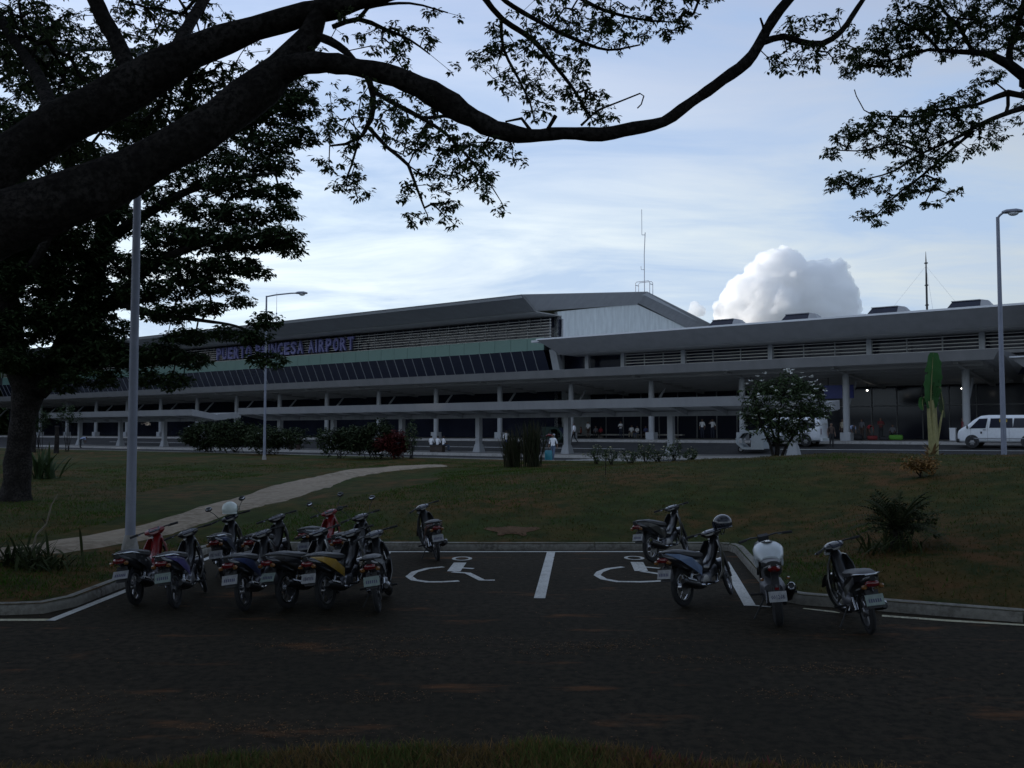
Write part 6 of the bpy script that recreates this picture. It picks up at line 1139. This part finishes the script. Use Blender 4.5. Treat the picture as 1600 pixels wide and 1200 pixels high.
# passengers near the vans
p = onD(1299, 62.6, 0); p.z = lane_z(p); person(p, to_cam(p, .4), 'stand', BRN, DRK, 'tall person in brown standing in the road by the frangipani', 1.72)
p = fore(1329, 70.2); person(p, LEFT + 2.4, 'bend', LBL, NAVY, 'person in pale blue bending beside a tall canopy column', 1.62)
p = fore(1317, 71.5); person(p, LEFT + 1.2, 'stand', BEI, BRN, 'person in beige behind the brown-clad one', 1.6)
p = fore(1505, 70); person(p, LEFT + .5, 'stand', MARC, DRK, 'person in dark red half hidden by the van front', 1.6)
M_GBAG = mat('green_fabric', (.09, .26, .03), .8); M_RBAG = mat('red_fabric', (.22, .03, .03), .8); M_KBAG = mat('dark_fabric', (.03, .028, .03), .8)
def duffel(p, yaw, L, r, m, label):
    o = thing('duffel_bag', p, yaw, label, 'bag', 'luggage on the forecourt'); MB().loft_x([(-L / 2, r, r * .7, r * .75), (-L * .42, r, r, r), (0, r * 1.03, r * 1.05, r * 1.0), (L * .42, r, r, r), (L / 2, r, r * .7, r * .75)], power=2.6).build('sack', m, o, sm=True)
    for y in (-.5, .5): MB().tube([(-L * .2, y * r, r * 1.9), (-L * .1, y * r, r * 2.5), (L * .1, y * r, r * 2.5), (L * .2, y * r, r * 1.9)], .018, 5).build('strap', M_BLACK, o, sm=True)
duffel(fore(1400, 71.5), BROT, .95, .2, M_GBAG, 'bright green duffel bag lying on the forecourt'); duffel(fore(1363, 71.8), BROT + .4, .7, .17, M_RBAG, 'red duffel bag at the feet of the bending person'); duffel(fore(1382, 71.2), BROT, .6, .12, M_KBAG, 'flat dark bag left of the green duffel'); duffel(fore(1340, 71.4), BROT, .7, .2, M_KBAG, 'dark duffel bag left of the red luggage')
o = thing('storage_box', fore(1489, 69.5), BROT, 'tall white box standing left of the white van', 'box'); MB().box((0, 0, .42), (.36, .36, .8)).build('box', M_WHITE, o); MB().box((0, 0, .86), (.40, .40, .07)).build('lid', M_WHITE, o)
# platform bench group
pl = lambda px, D=52.4: (lambda q: Vector((q.x, q.y, plat_z(sD(q.x, q.y)[0]))))(onD(px, D, 0))
q = pl(684, 53); o = thing('planter_bench', q, BROT, 'dark wooden bench with three people in white behind it', 'bench'); M_WOODD = mat('dark_wood', (.035, .024, .018), .7, bump=.2)
for k in range(4): MB().box((0, -.18, .08 + .115 * k), (1.25, .04, .10)).build('board', M_WOODD, o)
MB().box((0, 0, .50), (1.35, .48, .06)).build('seat', M_WOODD, o)
for x in (-.55, .55): MB().box((x, 0, .24), (.08, .36, .46)).build('leg', M_WOODD, o)
for px, yaw, lab, pt in ((674, .2, 'left of three people in white seated on the dark bench', JEAN), (684, 0, 'middle of three people in white seated on the dark bench', NAVY), (693, -.5, 'right of three people in white, knees toward the road', JEAN)):
    q = pl(px, 53.25); q.z += .06; person(q, AW + yaw, 'sit', W_, pt, lab, 1.62)
for px, lab in ((455, 'left of two dark bins on the platform'), (466, 'right of two dark bins on the platform')):
    q = pl(px, 52.6); o = thing('litter_bin', q, BROT, lab, 'bin', 'dark bins on the platform'); MB().lathe([(.2, 0), (.25, .75), (.26, .78)], n=14).build('bin_body', mat('bin_brown', (.05, .032, .026), .7), o, sm=True); MB().torus((0, 0, .78), .25, .025, 'Z', 20, 6).build('rim', M_BLACK, o, sm=True)
q = onD(126, 50.3, 0); q.z = lane_z(q); person(q, to_cam(q, 1.9), 'bend', LBL, DRK, 'man in pale blue shirt bending at the far left beyond the lawn', 1.7)
for px, D, sh, lab in ((791, 54.2, W_, 'person in white partly hidden by the left reed clump'), (836, 55.2, W_, 'person in white seen between the reeds and the parked tricycle')):
    q = pl(px, D); person(q, to_cam(q, 3.0), 'stand', sh, BLU, lab, 1.68)
o = thing('hanging_sign', onD(1312, 71, EYE + 3.0), BROT, 'plain blue sign hanging under the canopy by the frangipani', 'sign'); MB().box((0, 0, 0), (2.2, .12, 1.0)).build('board', mat('sign_panel_blue', (.02, .03, .16), .5), o)
for x in (-.8, .8): MB().tube([(x, 0, .5), (x, 0, 1.1)], .03, 6).build('hanger', M_BLACK, o)

# ================================================================== vans and tricycles
def van(p, yaw, label, L=4.9, taxi=True):
    o = thing('van', p, yaw, label, 'van', 'white passenger vans'); pv = paint('van_white', (.68, .70, .72)); h = L / 2; W = .85
    MB().loft_x([(-h, 1.06, .76, .62), (-h + .05, 1.12, W - .01, .80), (-h + .4, 1.16, W, .84), (h - 1.75, 1.17, W, .85), (h - 1.35, 1.15, W, .83), (h - .95, 1.03, W, .71), (h - .55, .86, W - .01, .54), (h - .22, .77, W - .03, .45), (h - .05, .70, W - .09, .36), (h, .66, W - .16, .26)], power=7, n=28).build('body', pv, o, sm=True)
    for s_ in (-1, 1):
        y = s_ * (W + .006)
        dr = MB().prism([(h - .72, y, 1.18), (h - 1.28, y, 1.78), (h - 1.75, y, 1.80), (h - 1.62, y, 1.20)], (0, s_ * .004, 0)).build('front_window', M_GLASS, o)
        for a, b in ((h - 1.92, h - 3.1), (h - 3.2, -h + .35)):
            if a - b > .4: MB().prism([(a + .10, y, 1.22), (a, y, 1.80), (b, y, 1.80), (b, y, 1.22)], (0, s_ * .004, 0)).build('side_window', M_GLASS, o)
        for x in (h - .78, h - 1.72, h - 2.9): MB().box((x, y, .95), (.012, .006, 1.1 if x < h - 1 else .55)).build('door_seam', M_MULL, o)
        MB().box((h - 1.55, y + s_ * .01, 1.1), (.16, .025, .04)).build('door_handle', M_BLACK, o); MB().box((0, y, .58), (L - 1.6, .01, .05)).build('side_trim', M_MULL, o)
        for x in (h - .85, -h + 1.0):
            MB().lathe([(.40, -.004), (.40, .004)], (x, s_ * (W + .004), .40), 24, 'Y').build('wheel_arch', M_BLACK, o)
            t = MB().torus((x, s_ * (W - .07), .33), .24, .09, n=24, m=8, sq=1.1).build('wheel', M_RUBBER, o, sm=True); r = MB().lathe([(.18, -.05), (.19, .02), (.15, .035), (.05, .05)], (x, s_ * (W - .03), .33), 18, 'Y')
            if s_ < 0: r = MB().lathe([(.05, -.05), (.15, -.035), (.19, -.02), (.18, .05)], (x, s_ * (W - .03), .33), 18, 'Y')
            for k in range(6): a = k * math.pi / 3; r.box((x + .11 * math.cos(a), s_ * (W + .01), .33 + .11 * math.sin(a)), (.12, .02, .03), ry=-a)
            r.build('rim', M_RIM, t, sm=True)
        hl = MB().loft_x([(h - .32, .93, .02, .13), (h - .18, .92, .06, .15), (h - .06, .88, .03, .10)], s_ * .66, 2.4).build('headlight', M_LENS, o, sm=True)
        MB().ball((h - .62, s_ * (W + .16), 1.28), (.05, .09, .13)).build('wing_mirror', M_BLACK, o, sm=True); MB().box((-h - .01, s_ * .7, 1.0), (.03, .1, .4)).build('tail_light', M_REDL, o)
    MB().prism([(h - .62, -.70, 1.26), (h - .62, .70, 1.26), (h - 1.24, .64, 1.84), (h - 1.24, -.64, 1.84)], (.035, 0, .035)).build('windscreen', M_GLASS, o)
    MB().loft_x([(h - .12, .47, .80, .16), (h + .06, .45, .74, .14), (h + .1, .45, .6, .1)], power=5, n=16).build('bumper', M_BLACK, o, sm=True); MB().box((h + .005, 0, .75), (.03, .8, .13)).build('grille', M_BLACK, o); MB().box((-h - .05, 0, .45), (.14, 1.5, .22)).build('rear_bumper', pv, o)
    if taxi: MB().box((h - 2.6, W + .014, 1.65), (.42, .004, .16)).build('yellow_sticker', mat('sticker_yellow', (.55, .38, .04), .5), o); MB().box((h - 1.72 + .35, W + .013, .93), (.10, .004, .13)).build('door_emblem', M_BLACK, o)
    return o
def park(px, D, H=None): q = onD(px, D, 0); q.z = lane_z(q); return q
q = park(1500, 63.6); van(q - U * 2.45, LEFT, 'white passenger van entering from the right edge')
q = park(1190, 63.8); van(q - U * 2.2, LEFT, 'white van half hidden behind the frangipani tree', 4.6, False)
def tricycle(p, yaw, label, col, sid, small=False):
    o = thing('tricycle', p, yaw, label, 'tricycle', 'motor tricycles at the carriageway'); pb = paint(*col)
    # sidecar on the kerb side; outline of the side shell with its rounded opening
    outer = [(-.95, .22), (.55, .22), (1.0, .62), (1.05, .95), (.62, 1.42), (.3, 1.50), (-.95, 1.46)]; inner = [(-.05, .38), (.45, .36), (.82, .68), (.84, .93), (.52, 1.30), (.2, 1.36), (-.12, 1.30)]
    for y in (-.55, .42):
        k = 7; a = [(x, y, z) for x, z in outer] + [(x, y, z) for x, z in inner]; b = [(x, y + .05, z) for x, z in outer] + [(x, y + .05, z) for x, z in inner]; F = []
        for i in range(k): j = (i + 1) % k; F += [(i, j, k + j, k + i), (2 * k + i, 3 * k + i, 3 * k + j, 2 * k + j), (i, 2 * k + i, 2 * k + j, j), (k + i, k + j, 3 * k + j, 3 * k + i)]
        MB().add(a + b, F).build('side_shell', pb, o)
    MB().box((-.2, -.04, 1.50), (1.6, 1.06, .05)).build('roof', pb, o); MB().box((-.2, -.04, .25), (1.5, .92, .05)).build('floor', M_BLACK, o); MB().box((-.93, -.04, .85), (.04, .92, 1.2)).build('rear_panel', pb, o); MB().box((-.5, -.04, .5), (.5, .88, .12)).build('seat', M_SEAT, o); MB().box((-.8, -.04, .8), (.12, .88, .5), ry=-.2).build('backrest', M_SEAT, o)
    MB().prism([(1.02, -.5, .98), (1.02, .42, .98), (.62, .42, 1.42), (.62, -.5, 1.42)], (.012, 0, .012)).build('windscreen', M_GLASS, o); MB().prism([(.56, -.5, .25), (.56, .42, .25), (1.0, .42, .62), (1.0, -.5, .62)], (.02, 0, -.02)).build('front_panel', pb, o)
    t = MB().torus((.72, .36, .22), .17, .05).build('wheel', M_RUBBER, o, sm=True); MB().lathe([(.12, -.02), (.12, .02)], (.72, .36, .22), 12, 'Y').build('rim', M_RIM, t)
    mc = bpy.data.objects.new('motorcycle_unit', None); C.objects.link(mc); mc.parent = o; mc.location = (-.55, -1.0, 0); n0 = set(C.objects)
    t = MB().torus((0, 0, .28), .235, .045).build('wheel', M_RUBBER, mc, sm=True); MB().torus((1.25, 0, .28), .235, .045).build('wheel', M_RUBBER, mc, sm=True)
    MB().loft_x([(.2, .35, .12, .12), (.5, .36, .15, .16), (.75, .4, .1, .12)], power=3).build('engine', M_ENG, mc, sm=True); MB().loft_x([(-.35, .74, .08, .04), (0, .74, .13, .06), (.35, .74, .12, .06)], power=2.6).build('seat', M_SEAT, mc, sm=True); MB().loft_x([(.35, .78, .1, .07), (.55, .84, .14, .12), (.85, .84, .1, .09)]).build('fuel_tank', paint(*RED), mc, sm=True)
    for y in (-.07, .07): MB().tube([(1.25, y, .28), (1.0, y, .95)], .022, 8).build('fork_leg', M_CHROME, mc, sm=True)
    bars(mc, .95, 1.02, .1); MB().ball((1.1, 0, .88), (.08, .09, .09)).build('headlight', M_LENS, mc, sm=True)
    return o
q = park(1176, 60.6); tr1 = tricycle(q, LEFT, 'white motor tricycle with open sidecar left of the frangipani', WHT, 0)
pq = root_mat(tr1) @ Vector((-.42, -.05, .30)); person(pq, LEFT, 'sit', TEAL, DRK, 'passenger in teal sitting inside the white tricycle', 1.5)
q = park(868, 62.8); tricycle(q, LEFT + math.pi, 'dark motor tricycle parked behind the reed clumps', ('dark_green', (.03, .05, .04)), 1)

# ================================================================== towering cloud far beyond the terminal
gc = random.Random(5); CY_ = 3000.0; cm = MB(); k_ = CY_ / FPX
puffs = [(1215, 425, 34), (1195, 455, 42), (1235, 455, 46), (1170, 475, 38), (1150, 492, 32), (1225, 402, 16), (1205, 410, 18), (1242, 412, 15), (1262, 470, 48), (1292, 440, 30), (1300, 472, 38), (1312, 418, 13), (1288, 416, 12), (1318, 450, 18), (1270, 446, 22), (1180, 440, 17), (1163, 456, 15), (1200, 495, 55), (1270, 500, 55), (1138, 500, 20), (1300, 505, 40), (1085, 478, 7), (1093, 486, 9), (1080, 490, 7), (1325, 485, 18), (1345, 504, 14)]
tmpl = {}
for lv in (1, 2, 3):
    bm = bmesh.new(); bmesh.ops.create_icosphere(bm, subdivisions=lv + 1, radius=1.0); tmpl[lv] = ([v.co.copy() for v in bm.verts], [tuple(v.index for v in f.verts) for f in bm.faces]); bm.free()
def puff(c, r, lv):
    rr = r * k_; V, F = tmpl[3 if lv == 0 else 2 if lv == 1 else 1]; vv = []
    for v in V: w = c + v * rr; vv.append(w + v * rr * (noise.fractal(w * (1.1 / rr), .75, 2.3, 5) * .33))
    cm.add(vv, F)
    if lv < 2:
        for _ in range(40 if lv == 0 else 6):
            v = Vector((gc.gauss(0, 1), gc.gauss(0, 1) - .5, gc.gauss(0, 1) + .3)).normalized(); puff(c + v * rr * gc.uniform(.82, 1.0), r * gc.uniform(.16, .34) if lv == 0 else r * gc.uniform(.3, .5), lv + 1)
for px, py, r in puffs: puff(at(px, py, CY_), r, 0)
M_CLOUD = bpy.data.materials.new('cloud'); M_CLOUD.use_nodes = True; t = M_CLOUD.node_tree; t.nodes.clear(); oo = t.nodes.new('ShaderNodeOutputMaterial'); vs_ = t.nodes.new('ShaderNodeVolumePrincipled'); vs_.inputs['Color'].default_value = (1, 1, 1, 1); vs_.inputs['Density'].default_value = .05; vs_.inputs['Anisotropy'].default_value = .0; t.links.new(vs_.outputs[0], oo.inputs['Volume'])
cl_o = cm.build('cloud', M_CLOUD); rmd = cl_o.modifiers.new('union', 'REMESH'); rmd.mode = 'VOXEL'; rmd.voxel_size = 3.0
dg = bpy.context.evaluated_depsgraph_get(); me = bpy.data.meshes.new_from_object(cl_o.evaluated_get(dg)); cl_o.modifiers.clear(); old = cl_o.data; cl_o.data = me; bpy.data.meshes.remove(old); me.shade_smooth()
if not me.materials: me.materials.append(M_CLOUD)
cl_o['kind'] = 'stuff'; cl_o['label'] = 'bright billowing cumulus cloud above the right wing roof'; cl_o['category'] = 'cloud'
